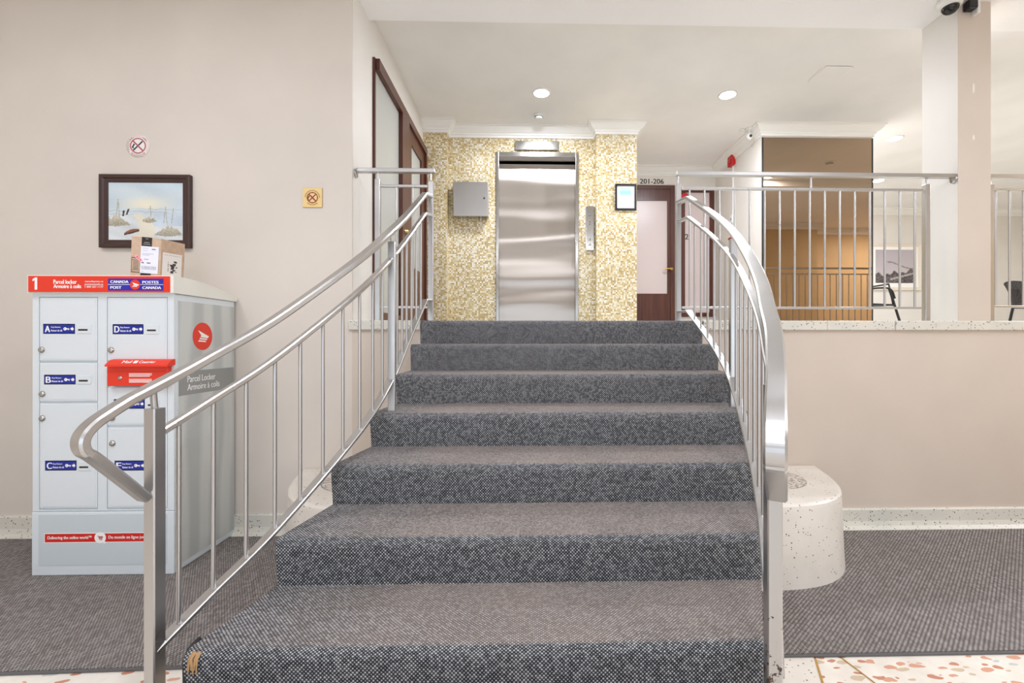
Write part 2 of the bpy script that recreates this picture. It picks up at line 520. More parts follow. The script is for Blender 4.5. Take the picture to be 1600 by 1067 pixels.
M['frame_wood'] = mat('dark_frame_wood', lin(66, 44, 40), 0.35)
M['cream_frame'] = mat('cream_picture_frame', lin(226, 216, 202), 0.5)
M['wicker'] = mat('black_wicker', lin(52, 46, 42), 0.6); q = N(M['wicker']); P, x, y, z = q.pos()
ck = q.n('ShaderNodeTexChecker'); q.l(q.xyz(q.math('ADD', x, y), z), ck.inputs['Vector']); ck.inputs['Scale'].default_value = 55.0
q.base(q.mix(ck.outputs['Fac'], lin(28, 25, 24), lin(62, 56, 52)))

# ------------------------------------------------------------------ levels and planes
LAND = 1.485                 # upper hall floor
R, T = 0.165, 0.322          # riser, tread
Y0 = 3.2                     # lobby back wall and first riser
HC = EYE + 2.57              # hall ceiling
LC = EYE + 2.47              # lobby ceiling
XW = -1.225                  # left hall wall
YP, YR, YB, YF = 5.35, 5.48, 6.68, 8.64   # pillar fronts, elevator recess, corridor end, far wall
XA = atY(698, 400, YP).x     # elevator recess, left and right
XB = atY(932, 400, YP).x
XC = atY(995, 400, YP).x     # corner of the gold wall
XM = atY(1190, 400, YP).x    # mirror pillar
XN = atY(1363, 400, YP).x
XE = 10.2                    # right end of the upper hall
YL = 3.53                    # far edge of lobby ceiling
YK = [Y0 - T * k for k in range(9)]
XL_ = [atY(px, 600, y).x for px, y in zip((657, 642, 620, 580, 520, 434, 293), YK)] + [-1.02, -1.12]
XR_ = [atY(px, 600, y).x for px, y in zip((1097, 1122, 1147, 1168, 1181, 1190, 1192), YK)] + [.52, .36]


def edge(arr, y):
    return float(np.interp(-y, [-k for k in YK], arr))


# ------------------------------------------------------------------ room shell
def struct(name, mb, **k):
    return tag(mb.build(name, **k), kind='structure')


fl = struct('floor', MB().box(-4.8, 10.4, -4.2, 3.2, -0.12, 0.0, M['terrazzo_floor']))
# finer border terrazzo beside the stair and two brass divider strips
a0, a1 = atZ(1272, 1024, 0), atZ(1285, 1067, 0)
b0, b1 = atZ(1307, 1022.5, 0), atZ(1366, 1067, 0)
bd = MB().prism([(0.1, a1.y - 1.2), (a1.x - .33 + .0, a1.y - 1.2), (a1.x, a1.y), (a0.x, a0.y), (a0.x - .15, 2.4), (0.1, 2.4)], 0.0, 0.0015, M['terrazzo'])
bd.build('terrazzo_border', fl)
for p, qq, w in ((a0, a1, 0.009), (b0, b1, 0.005)):
    d = (p - qq).normalized(); n_ = Vector((d.y, -d.x, 0)) * w / 2; e0 = p + d * 0.5; e1 = qq - d * 1.2
    MB().prism([tuple((e0 + n_)[:2]), tuple((e1 + n_)[:2]), tuple((e1 - n_)[:2]), tuple((e0 - n_)[:2])], 0.0, 0.003, M['brass']).build('divider_strip', fl)

struct('wall_left', MB().box(-4.8, XW, Y0, Y0 + 0.15, 0, LC, M['lobby_paint']))
struct('wall_left_end', MB().box(-4.95, -4.8, -4.2, Y0 + .15, 0, LC, M['lobby_paint']))
wl = struct('wall_left_low', MB().box(XW, XL_[0] - .002, Y0, Y0 + 0.15, 0, LAND - 0.068, M['lobby_shaded']))
struct('wall_right_low', MB().box(XR_[0] + .002, 10.4, Y0, Y0 + 0.15, 0, LAND - 0.068, M['lobby_shaded']))
# front of the lobby: glazed street wall, and the ochre wall opposite the right of the upper hall
bw = MB()
for x0, x1 in ((-4.8, -4.0), (-1.4, -1.1), (1.1, 1.4), (4.0, 4.8)): bw.box(x0, x1, -4.2, -4.05, 0, LC, M['lobby_paint'])
bw.box(-4.8, 4.8, -4.2, -4.05, 2.7, LC, M['lobby_paint']); bw.box(-4.8, 4.8, -4.2, -4.05, 0, 0.25, M['lobby_paint'])
struct('wall_front', bw)
for i, (x0, x1) in enumerate(((-4.0, -1.4), (-1.1, 1.1), (1.4, 4.0))):
    w = MB(); xm = (x0 + x1) / 2
    for b in ((x0, x0 + .06), (xm - .03, xm + .03), (x1 - .06, x1)): w.box(b[0], b[1], -4.16, -4.09, .25, 2.7, M['steel'])
    for b in ((.25, .31), (2.0, 2.05), (2.64, 2.7)): w.box(x0, x1, -4.16, -4.09, b[0], b[1], M['steel'])
    wn_ = struct('window_%d' % (i + 3), w)
struct('wall_front_right', MB().box(4.8, 6.05, 1.15, 1.3, 0, LC, M['ochre_paint']).box(5.9, 6.05, .85, 1.2, 0, LC, M['ochre_paint']).box(6.05, 10.4, .7, .85, 0, LC, M['ochre_paint']))
struct('wall_side_right', MB().box(4.65, 4.8, -4.2, 1.3, 0, LC, M['lobby_paint']).box(10.2, 10.4, .7, 3.5, 0, LC, M['lobby_paint']))
struct('ceiling', MB().box(-4.95, 10.4, -4.2, YL, LC, LC + 0.3, M['stucco']))
# upper hall
ci = struct('ceiling_hall', MB().box(XW - .2, XE + .2, YL, YF + .2, HC, HC + 0.15, M['ceiling']))
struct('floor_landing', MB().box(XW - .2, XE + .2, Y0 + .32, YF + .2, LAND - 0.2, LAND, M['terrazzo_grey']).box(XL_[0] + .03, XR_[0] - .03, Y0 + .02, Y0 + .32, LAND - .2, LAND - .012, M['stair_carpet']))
wr = struct('wall_left_return', MB().box(XW - .2, XW, Y0 + .15, YP + .3, LAND - .2, HC, M['hall_paint']).box(XW, XW + .0012, Y0 + .012, Y0 + .15, LAND, LC, M['hall_paint']))
ex0, ex1 = atY(775, 300, YR).x, atY(903.5, 300, YR).x; ez = atY(838, 238.5, YR).z; RV = .2
gold = MB().box(XW, XA, YP, YR + .5, LAND, HC, M['mosaic']).box(XB, XC, YP, YR + .5, LAND, HC, M['mosaic'])
gold.box(XA, ex0 + .03, YR, YR + RV, LAND, HC, M['mosaic']).box(ex1 - .03, XB, YR, YR + RV, LAND, HC, M['mosaic']).box(ex0 + .03, ex1 - .03, YR, YR + RV, ez - .05, HC, M['mosaic'])
gold.box(XA, XB, YR + RV + .06, YR + .5, LAND, HC, M['dark_plastic']).box(XC - .2, XC, YR + .5, YB, LAND, HC, M['hall_paint'])
wel = struct('wall_elevator', gold)
struct('wall_corridor_end', MB().box(XC - .2, XM + .2, YB, YB + .15, LAND, HC, M['hall_paint']))
pil = struct('wall_pillar', MB().box(XM, XN, YP, YF, LAND, HC, M['hall_paint']))
struct('wall_back', MB().box(XN, XE + .2, YF, YF + .15, LAND, HC, M['hall_paint']))
struct('wall_right_end', MB().box(XE, XE + .2, Y0 + .3, YF, LAND, HC, M['hall_paint']))

# crown moulding, one run right round the hall
crown = [(0, 0), (.105, 0), (.105, -.014), (.088, -.022), (.082, -.036), (.05, -.07), (.03, -.082), (.028, -.096), (.014, -.104), (.014, -.128), (0, -.128)]
cm = MB(); sweep_plan(cm, [(XW, YP), (XA, YP), (XA, YR), (XB, YR), (XB, YP), (XC, YP), (XC, YB), (XM, YB), (XM, YP), (XN, YP), (XN, YF), (XE, YF), (XE, Y0 + .4)],
                      [(o, HC + z) for o, z in crown], M['white'])
struct('trim_1', cm)
cm = MB(); sweep_plan(cm, [(10.2, .85), (6.05, .85), (6.05, 1.3), (4.8, 1.3)], [(o, LC + z) for o, z in crown], M['white'])
struct('trim_3', cm)
# terrazzo coping along the edge of the landing, slab by slab
cop = tag(thing('trim_2', None, None, (XW, Y0, LAND - .068)), kind='structure')
xs = [XR_[0] - .0, atY(1290, 508, Y0).x, atY(1396, 508, Y0).x, atY(1513, 508, Y0).x, 4.4, 5.6, 6.8, 8.0, 9.2, 10.2]
MB().cbox(XW - .02, XL_[0] + .0, Y0 - .022, Y0 + .32, LAND - .068, LAND, .006, M['terrazzo_grey']).build('coping_slab', cop)
for i in range(len(xs) - 1):
    MB().cbox(xs[i] + .0015, xs[i + 1] - .0015, Y0 - .022 + (.003 if i % 2 else 0), Y0 + .32, LAND - .068, LAND, .006, M['terrazzo_grey']).build('coping_slab', cop)
# baseboards with a cove foot
bb = [(0, 0), (.06, 0), (.056, .012), (.03, .03), (.02, .06), (.018, .138), (.012, .146), (0, .146)]
for nm, xx in (('baseboard_left', (-4.8, XL_[2] - .02)), ('baseboard_right', (XR_[2] + .05, 10.2))):
    bs = MB(); sweep_plan(bs, [(xx[0], Y0), (xx[1], Y0)], bb, M['terrazzo_grey']); struct(nm, bs)
# square column standing on the coping
c0, c1, c2 = atY(1497, 300, Y0 + .03), atY(1548, 300, Y0 + .03), None
colm = MB(); XCa, XCb = c0.x, c1.x; YCa = Y0 + .03; YCb = YL
colm.box(XCa, XCb, YCa, YCb, LAND, LC, M['lobby_shaded'])
colm.quad((XCa - .0006, YCa + .001, LAND), (0, YCb - YCa - .001, 0), (0, 0, LC - LAND), M['hall_paint'])
co = struct('column', colm, fix=False)
for (px, py, w, h) in ((1521, 138, .017, .04), (1521, 215, .017, .02)):
    p = atY(px, py, YCa); m_ = MB()
    poly = [(p.x + w * .5 * math.cos(t) * random.uniform(.85, 1.1), p.z + h * math.sin(t) * random.uniform(.85, 1.1)) for t in [k * math.pi / 6 for k in range(12)]]
    m_.add([(x, YCa - .0015, z) for x, z in poly] + [(x, YCa, z) for x, z in poly], [list(range(12))] + [[i, (i + 1) % 12, 12 + (i + 1) % 12, 12 + i] for i in range(12)], M['filler'])
    m_.build('filler_patch', co)

# ------------------------------------------------------------------ left hall door and glazed sidelight
def wall_frame(mb, y0, y1, z0, z1, wd, x0, x1, m, bottom=True):
    mb.box(x0, x1, y0, y0 + wd, z0, z1, m); mb.box(x0, x1, y1 - wd, y1, z0, z1, m)
    mb.box(x0, x1, y0 + wd, y1 - wd, z1 - wd, z1, m)
    if bottom: mb.box(x0, x1, y0 + wd, y1 - wd, z0, z0 + wd, m)


yS0, yS1 = atX(582, 300, XW).y, atX(621, 300, XW).y
yD0, yD1 = atX(632, 300, XW).y, YP - .005
zt = atX(640, 195, XW).z
w1 = tag(MB().box(XW, XW + .02, yS0, yS0 + .02, LAND, zt, M['brown_wood']).box(XW, XW + .05, yS0 + .02, yD0, zt - .09, zt, M['brown_wood']).box(XW, XW + .05, yS1, yD0, LAND, zt - .09, M['brown_wood']).box(XW, XW + .04, yS0 + .02, yS1, LAND, LAND + .09, M['brown_wood']).build('window_1'), kind='structure')
MB().box(XW + .001, XW + .012, yS0 + .02, yS1, LAND + .09, zt - .09, M['frosted']).build('frosted_pane', w1)
d1 = tag(MB().box(XW, XW + .05, yD0, yD1, zt - .07, zt, M['brown_wood']).box(XW, XW + .05, yD1 - .05, yD1, LAND, zt - .07, M['brown_wood']).build('door_1'), kind='structure')
dl = MB(); wall_frame(dl, yD0 + .01, yD1 - .055, LAND, zt - .07, .15, XW, XW + .03, M['brown_wood'], False)
dl.box(XW, XW + .03, yD0 + .16, yD1 - .205, LAND, LAND + .62, M['brown_wood']); dl = dl.build('door_leaf', d1)
MB().box(XW + .001, XW + .012, yD0 + .16, yD1 - .205, LAND + .62, zt - .22, M['frosted']).build('frosted_pane', dl)
h = atX(636, 362, XW + .06); hm = MB().lathe([(.001, 0), (.026, .001), (.026, .008), (.011, .01), (.011, .05), (.001, .05)], (XW + .03, h.y - .02, h.z), M['brass'], 12, 'X')
hm.tube([(XW + .075, h.y - .02, h.z), (XW + .078, h.y + .05, h.z), (XW + .072, h.y + .11, h.z - .004)], .009, M['brass'], 8); hm.build('door_handle', dl)
t0 = atX(634, 168, XW + .002); tx = MB(); text(tx, '207-212', (XW + .002, t0.y - .02, t0.z - .055), (0, .36, 0), (0, 0, .05), M['black'])
rs_ = thing('room_sign', 'small dark room numbers on the white wall over the left hall door', 'sign', tuple(t0)); tag(tx.build('lettering', rs_, fix=False), kind='stuff')

# ------------------------------------------------------------------ corridor end: door 201-206 and glazed door 2
a, b = atY(997, 290, YB), atY(1053, 495, YB); zt2 = a.z
xl, xr = a.x - .25, b.x
dm = MB().box(xl - .02, xr + .01, YB - .03, YB, zt2 - .055, zt2, M['brown_wood']).box(xr - .06, xr + .01, YB - .03, YB, LAND, zt2 - .055, M['brown_wood']).box(xl - .02, xl + .05, YB - .03, YB, LAND, zt2 - .055, M['brown_wood'])
d2 = tag(dm.build('door_2'), kind='structure')
g0, g1 = atY(1000, 314, YB), atY(1042, 459, YB)
lf = MB().box(xl + .05, xr - .06, YB - .02, YB, g0.z, zt2 - .055, M['brown_wood']).box(xl + .05, xr - .06, YB - .02, YB, LAND, g1.z, M['brown_wood']).box(g1.x, xr - .06, YB - .02, YB, g1.z, g0.z, M['brown_wood']).box(xl + .05, xl + .14, YB - .02, YB, g1.z, g0.z, M['brown_wood']).build('door_leaf', d2)
MB().box(xl + .14, g1.x, YB - .01, YB - .001, g1.z, g0.z, M['frosted_pink']).build('frosted_pane', lf)
h = atY(1047, 420, YB - .05); hm = MB().lathe([(.001, -.03), (.024, -.03), (.024, -.022), (.01, -.02), (.01, .02), (.001, .02)], (h.x + .02, YB - .04, h.z), M['brass'], 12, 'Y')
hm.tube([(h.x + .02, YB - .075, h.z), (h.x - .03, YB - .08, h.z), (h.x - .09, YB - .075, h.z - .005)], .011, M['brass'], 8); hm.build('door_handle', lf)
t0, t1 = atY(1000, 287, YB - .003), atY(1037, 279.5, YB - .003); tx = MB()
text(tx, '201-206', t0, (t1.x - t0.x, 0, 0), (0, 0, t1.z - t0.z), M['black'], .002)
rs_ = thing('room_sign', 'black room numbers 201-206 on the wall above the brown corridor door', 'sign', tuple(t0)); tag(tx.build('lettering', rs_, fix=False), kind='stuff')
a, b = atY(1062, 296, YB), atY(1115, 495, YB)
w2 = MB(); fw = .07
w2.box(a.x, a.x + fw, YB - .03, YB, b.z, a.z, M['brown_wood']).box(b.x - fw, b.x, YB - .03, YB, b.z, a.z, M['brown_wood']).box(a.x + fw, b.x - fw, YB - .03, YB, a.z - .05, a.z, M['brown_wood']).box(a.x + fw, b.x - fw, YB - .03, YB, b.z, b.z + .06, M['brown_wood'])
d3 = tag(w2.build('door_3'), kind='structure')
pn = MB().box(a.x + fw, b.x - fw, YB - .014, YB - .001, b.z + .06, a.z - .05, M['frosted_pink'])
pn.build('frosted_pane', d3)
t0, t1 = atY(1070.5, 374, YB - .016), atY(1075.5, 365.5, YB - .016); tx = MB()
text(tx, '2', t0, (t1.x - t0.x, 0, 0), (0, 0, t1.z - t0.z), M['black'], .003); tx.build('door_number', d3, fix=False)


def nosmoke(bg, ring, dark, outer, square):
    def fn(a, b):
        x, y = a * 2 - 1, b * 2 - 1; r = np.hypot(x, y); c = np.empty((len(a), 3)); c[:] = bg
        R0 = .58 if square else .72
        ins = r < R0; c[ins] = outer
        bar = (np.abs(x + y) < .1) & ins; cig = (np.abs(x - y) < .085) & (np.abs(x + y) < .86) & ins
        c[bar] = ring; c[cig & ~bar] = dark
        smoke = (np.abs(x + .42 - .06 * np.sin(y * 14)) < .08) & (np.abs(y + .02) < .22) & ins; c[smoke] = dark
        c[(r > R0 - .1) & (r < R0 + .01)] = ring
        th = np.arctan2(y, x); rt = R0 + .17
        txt = (np.abs(r - rt) < .06) & (np.sin(th * 34) > -.1) & ((np.sin(th) > .0) | (np.sin(th) < -.72)); c[txt] = dark
        return c
    return fn


# small round no smoking sticker on the glazed door
p = atY(1070, 307, YB - .034); s_ = MB().lathe([(.001, 0), (.055, 0), (.055, .003), (.001, .003)], (p.x, p.y - .002, p.z), M['sign_white'], 24, 'Y')
st = tag(s_.build('no_smoking_sticker'), 'small red and white round sticker on the frame of glazed door 2', 'sign')
MB().lathe([(.04, -.001), (.055, -.001), (.055, 0), (.04, 0)], (p.x, p.y - .003, p.z), M['red'], 24, 'Y').build('red_ring', st)

# ------------------------------------------------------------------ elevator
el = thing('elevator', 'brushed steel elevator door in a steel frame set in the gold mosaic wall', 'elevator', ((ex0 + ex1) / 2, YR, LAND))
fr = MB(); fw = .035
fr.box(ex0, ex0 + fw, YR - .02, YR - .0005, LAND, ez, M['frame_steel']).box(ex1 - fw, ex1, YR - .02, YR - .0005, LAND, ez, M['frame_steel']).box(ex0 + fw, ex1 - fw, YR - .02, YR - .0005, ez - .055, ez, M['frame_steel'])
fr.build('frame', el, bevel=.004)
rv = MB().box(ex0 + .03, ex0 + .034, YR, YR + RV, LAND, ez - .05, M['frame_steel']).box(ex1 - .034, ex1 - .03, YR, YR + RV, LAND, ez - .05, M['frame_steel']).box(ex0 + .034, ex1 - .034, YR, YR + RV, ez - .054, ez - .05, M['frame_steel'])
rv.build('reveal', el)
MB().box(ex0 + .034, ex1 - .034, YR + RV - .03, YR + RV + .02, LAND + .004, ez - .075, M['door_steel']).build('door_panel', el)
MB().box(ex0 + .034, ex1 - .034, YR - .02, YR + RV + .02, LAND, LAND + .004, M['frame_steel']).build('sill', el)
a, b = atY(805, 221.5, YR), atY(872.5, 236, YR)
pi = thing('floor_indicator', 'flat steel floor indicator box above the elevator door', 'indicator', ((a.x + b.x) / 2, YR, b.z))
MB().cbox(a.x, b.x, YR - .035, YR - .0005, b.z, a.z, .004, M['frame_steel']).build('housing', pi)
MB().box((a.x + b.x) / 2 - .05, (a.x + b.x) / 2 + .05, YR - .0365, YR - .035, (a.z + b.z) / 2 + .01, (a.z + b.z) / 2 + .03, M['white_plastic']).build('display', pi)
a, b = atY(915, 323, YR), atY(928, 392, YR); xm = (a.x + b.x) / 2
cp = thing('call_panel', 'narrow steel elevator call panel with buttons right of the elevator door', 'call panel', (xm, YR, b.z))
MB().cbox(a.x, b.x, YR - .03, YR - .0005, b.z, a.z, .006, M['frame_steel']).build('plate', cp)
for py, rr in ((336, .012), (346.5, .009), (350, .009), (374, .014), (382, .014)):
    p = atY(921.5, py, YR - .03)
    MB().lathe([(.001, -.006), (rr * .8, -.006), (rr, -.003), (rr, 0)], (p.x, YR - .03, p.z), M['chrome'] if py > 360 else M['grey'], 16, 'Y').build('button', cp)
a, b = atY(708.5, 283.5, YR - .12), atY(762.5, 337, YR - .12)
ib = thing('metal_wall_box', 'square brushed steel box on the gold mosaic left of the elevator', 'box', ((a.x + b.x) / 2, YR, b.z))
MB().cbox(a.x, b.x, YR - .105, YR - .0005, b.z, a.z - .005, .004, M['frame_steel']).build('body', ib)
MB().cbox(a.x - .004, b.x + .004, YR - .118, YR - .105, b.z - .004, a.z, .004, M['steel']).build('lid', ib)
p = atY(756.5, 309.5, YR - .12); MB().lathe([(.001, -.004), (.011, -.004), (.011, 0)], (p.x, YR - .118, p.z), M['lock_dark'], 14, 'Y').build('lock', ib)
# framed notice on the right gold pier
a, b = atY(961.5, 287, YP - .02), atY(994.5, 328, YP - .02)
fn_ = thing('framed_notice', 'white notice with a blue picture in a thin black frame on gold pier', 'notice', ((a.x + b.x) / 2, YP, b.z))
k = .02
fb = MB().box(a.x, a.x + k, YP - .02, YP - .0005, b.z, a.z, M['black']).box(b.x - k, b.x, YP - .02, YP - .0005, b.z, a.z, M['black']).box(a.x + k, b.x - k, YP - .02, YP - .0005, a.z - k, a.z, M['black']).box(a.x + k, b.x - k, YP - .02, YP - .0005, b.z, b.z + k, M['black'])
fb.build('frame', fn_)
def f_notice(a, b):
    c = np.empty((len(a), 3)); c[:] = (243, 245, 248)
    pic = (a > .18) & (a < .8) & (b > .58) & (b < .92)
    c[pic] = (150, 196, 226); c[pic & (b > .78)] = (176, 204, 232); c[pic & (b < .66)] = (166, 208, 220)
    for r in (.48, .42, .36, .3, .24, .17):
        c[(np.abs(b - r) < .012) & (a > .14) & (a < .86 - .2 * ((r * 100) % 3 == 0))] = (205, 208, 214)
    return c
print_panel('paper', (a.x + k, YP - .008, b.z + k), (b.x - a.x - 2 * k, 0, 0), (0, 0, a.z - b.z - 2 * k), 30, 40, f_notice, M['print'], fn_)

# ------------------------------------------------------------------ bronze mirror on the pillar
mz = atY(1275, 216, YP).z
mi = tag(MB().box(XM + .004, XN - .004, YP - .012, YP - .0006, LAND + .004, min(mz, HC - .13), M['mirror']).build('mirror'), 'large bronze tinted mirror panel covering the hall pillar', 'mirror')
MB().box(XM + .0005, XM + .014, YP - .014, YP - .0005, LAND + .004, min(mz, HC - .129), M['black']).build('edge_strip', mi)
MB().box(XN - .016, XN - .0005, YP - .014, YP - .0005, LAND + .004, min(mz, HC - .129), M['black']).build('edge_strip', mi)

# red alarm on the side of the pillar, with its white surface cable duct
a0, a1 = atX(1150, 252, XM), atX(1134, 252, XM - .05)
za, zb = atX(1143, 243, XM).z, atX(1143, 262, XM).z; ym = atX(1146, 252, XM).y
al = thing('fire_alarm', 'red wall fire alarm high on the pillar side beside the mirror', 'alarm', (XM, ym, zb))
MB().cbox(XM - .055, XM - .0005, ym - .07, ym + .07, zb, za, .012, M['red']).build('housing', al)
MB().cbox(XM - .064, XM - .055, ym - .045, ym + .045, zb + .03, zb + .075, .003, M['red']).build('strobe_lens', al)
MB().box(XM - .014, XM - .0005, ym - .01, ym + .01, LAND + .8, zb, M['white']).build('cable_duct', al)
p = atX(1143, 345, XM)
tb = thing('wall_switch_box', 'small white switch box under the red alarm on the pillar side', 'switch', (XM, ym, p.z))
MB().cbox(XM - .034, XM - .0145, ym - .035, ym + .035, p.z - .05, p.z + .06, .004, M['white_plastic']).build('housing', tb)
MB().box(XM - .038, XM - .034, ym - .012, ym + .012, p.z - .01, p.z + .02, M['grey']).build('switch', tb)

# ------------------------------------------------------------------ staircase
sc = thing('staircase', 'carpeted staircase of nine charcoal grey steps up to the elevator hall', 'staircase', (0.1, Y0 - 8 * T, 0))
for k in range(0, 9):
    zt_ = LAND - R * k; yb = Y0 + .02 if k == 0 else YK[k - 1]; yf = YK[k]
    if k == 0: yb = Y0 + .32
    r = .032; sec = [(yb, zt_)]
    for i in range(7):
        q_ = math.pi / 2 * i / 6
        sec.append((yf + r - r * math.sin(q_) - .012 * math.cos(0), zt_ - r + r * math.cos(q_)))
    sec.append((yf, zt_ - R + .004)); sec.append((yf, max(0.0, zt_ - R - .0) if k == 8 else zt_ - R)); sec.append((yb, zt_ - R if k < 8 else 0.0))
    if k < 8: sec[-2] = (yf, zt_ - R); sec[-1] = (yb, zt_ - R)
    el_ = [(edge(XL_, max(y, YK[8])), y, z) for y, z in sec]; er_ = [(edge(XR_, max(y, YK[8])), y, z) for y, z in sec]
    if k == 0:
        el_ = [(XL_[0], y, z) for y, z in sec]; er_ = [(XR_[0], y, z) for y, z in sec]
    n = len(sec); m_ = MB()
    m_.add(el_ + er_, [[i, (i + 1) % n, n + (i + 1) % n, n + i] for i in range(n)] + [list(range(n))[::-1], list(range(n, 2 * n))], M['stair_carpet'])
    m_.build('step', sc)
    if 0 < k < 8 or k == 8:
        # plain plastered carcass under each step, set in a little
        li = [(edge(XL_, yf) + .012, yf + .004), (edge(XR_, yf) - .012, yf + .004), (edge(XR_, yb) - .012, yb), (edge(XL_, yb) + .012, yb)]
        if zt_ - R > .01: MB().prism(li, 0.0, zt_ - R, M['lobby_shaded']).build('carcass', sc)
# dark stitched binding down the left edge of the lowest riser in view
x6, z6 = edge(XL_, YK[6]), LAND - 6 * R
MB().tube([(x6 - .003, YK[6] + .05, z6 - .004), (x6 - .003, YK[6] + .012, z6 - .006), (x6 - .004, YK[6] - .004, z6 - .03), (x6 - .004, YK[6] - .002, z6 - R)], .006, M['black'], 8).build('edge_binding', sc)
# worn patch with frayed tan backing at the lower left nosing
p = atD(309, 983, 1.25); wp = MB()
for i in range(9):
    x = p.x - .012 + .003 * i; hgt = .03 + .012 * math.sin(i * 2.1)
    wp.tube([(x, 1.272, .488), (x + random.uniform(-.003, .003), 1.254, .478), (x + random.uniform(-.005, .005), 1.252, .478 - hgt)], .0022, M['fray'], 5)
tag(wp.build('frayed_threads', sc), kind='stuff')

# ------------------------------------------------------------------ stair railings
def railing(name, label, ctrl, posts, L, loop_end, side_sign, nb, jog):
    """ctrl: handrail points from the bottom up; posts: (x, y, z0) bottom, middle, top"""
    base = posts[0]
    root = thing(name, label, 'railing', (base[0], base[1], base[2]))
    pts = catmull(ctrl, 10)
    sides = []
    for i in range(len(pts)):
        t = pts[min(i + 1, len(pts) - 1)] - pts[max(i - 1, 0)]; t.z = 0; t.normalize(); sides.append(Vector((t.y, -t.x, 0)))
    # volute: the rail runs on past the newel, bends down and comes back to it
    pd = -(pts[1] - pts[0]); pd.z = 0; pd.normalize(); z0 = pts[0].z
    prof = [(0, 0), (.045, -.028), (.076, -.05), (.095, -.073), (.1, -.095), (.093, -.117), (.07, -.14)]
    lp = [pts[0] + pd * s_ + Vector((0, 0, z_)) for s_, z_ in prof[1:]] + [Vector(loop_end)]
    lp = catmull([pts[0]] + lp, 6)[1:]
    full = lp[::-1] + pts; fs_ = [sides[0]] * len(lp) + sides
    hb = MB(); sweep_bar(hb, full, fs_, .046, .024, M['steel']); hb.build('handrail', root)
    sb = MB(); lo = MB()
    # mid rail and bottom bar run from newel to newel
    i0 = min(range(len(pts)), key=lambda i: (pts[i].xy - Vector(posts[0][:2])).length)
    sub = [p - Vector((0, 0, .137)) for p in pts[i0:]]; low = [p - Vector((0, 0, L)) for p in pts[i0:]]
    sweep_bar(sb, sub, sides[i0:], .03, .019, M['steel']); sb.build('mid_rail', root)
    sweep_bar(lo, low, sides[i0:], .04, .014, M['steel']); lo.build('bottom_bar', root)
    for j, (x, y, zb, ztp, w) in enumerate(posts):
        pm = MB(); h_ = w / 2
        ang = -.17 if j == 0 else 0.0
        if j == 1: ang = -.12 * side_sign
        ca, sa = math.cos(ang), math.sin(ang); c_ = .003
        poly = []
        for sx, sy in ((-1, -1), (1, -1), (1, 1), (-1, 1)):
            poly.append((sx * h_, sy * h_))
        bm_ = []
        for (ax, ay), nxt in zip(poly, poly[1:] + poly[:1]):
            d = Vector((nxt[0] - ax, nxt[1] - ay)).normalized()
            bm_.append((ax + d.x * c_, ay + d.y * c_)); bm_.append((nxt[0] - d.x * c_, nxt[1] - d.y * c_))
        poly = [(x + px_ * ca - py_ * sa, y + px_ * sa + py_ * ca) for px_, py_ in bm_]
        pm.prism(poly, zb, ztp, M['rusty_steel'] if (j == 0 and side_sign > 0) else M['steel'])
        pm.build('newel_post' if j != 1 else 'post', root)
    # pins carrying the handrail on the posts
    for j in (0, 1):
        x, y, zb, ztp, w = posts[j]
        q_ = min(pts, key=lambda p: (p.xy - Vector((x, y))).length)
        MB().tube([(x, y, ztp - .002), (q_.x, q_.y, q_.z - .004)], .0085, M['steel'], 8).build('rail_pin', root)
    if side_sign > 0:
        x, y, zb, ztp, w = posts[1]
        tag(MB().cbox(x - w / 2 - .002, x - .004, y - w / 2 - .003, y + w / 2 + .001, ztp - .004, ztp + .006, .002, M['red']).build('post_cap', root), 'small red cap')
    # short returns into the top post
    tp = posts[2]
    for dz, w, h_ in ((0, .046, .024), (.137, .03, .019), (L, .04, .014)):
        e = pts[-1] - Vector((0, 0, dz)); ms = MB()
        pth = [Vector((e.x, e.y, e.z)), Vector((tp[0], tp[1] - tp[4] / 2 + .004, e.z + .004))]
        sd = (pth[1] - pth[0]); sd.z = 0; sd.normalize(); sd = Vector((sd.y, -sd.x, 0))
        sweep_bar(ms, pth, [sd, sd], w, h_, M['steel']); ms.build('rail_return', root)
    # balusters
    D = [0.0]
    for a_, b_ in zip(pts[i0:], pts[i0 + 1:]): D.append(D[-1] + (b_.xy - a_.xy).length)
    im = min(range(len(pts[i0:])), key=lambda i: (pts[i0 + i].xy - Vector(posts[1][:2])).length)
    for s0, s1, n_ in ((0, D[im], nb[0]), (D[im], D[-1], nb[1])):
        for i in range(n_):
            s_ = s0 + (s1 - s0) * ((i + .7) / (n_ + .85) if n_ > 8 else (i + 1) / (n_ + 1))
            P3 = [float(np.interp(s_, D, [p[c] for p in pts[i0:]])) for c in range(3)]
            MB().tube([(P3[0], P3[1], P3[2] - L + .004), (P3[0], P3[1], P3[2] - .14)], .0068, M['steel'], 8).build('baluster', root)
    return root


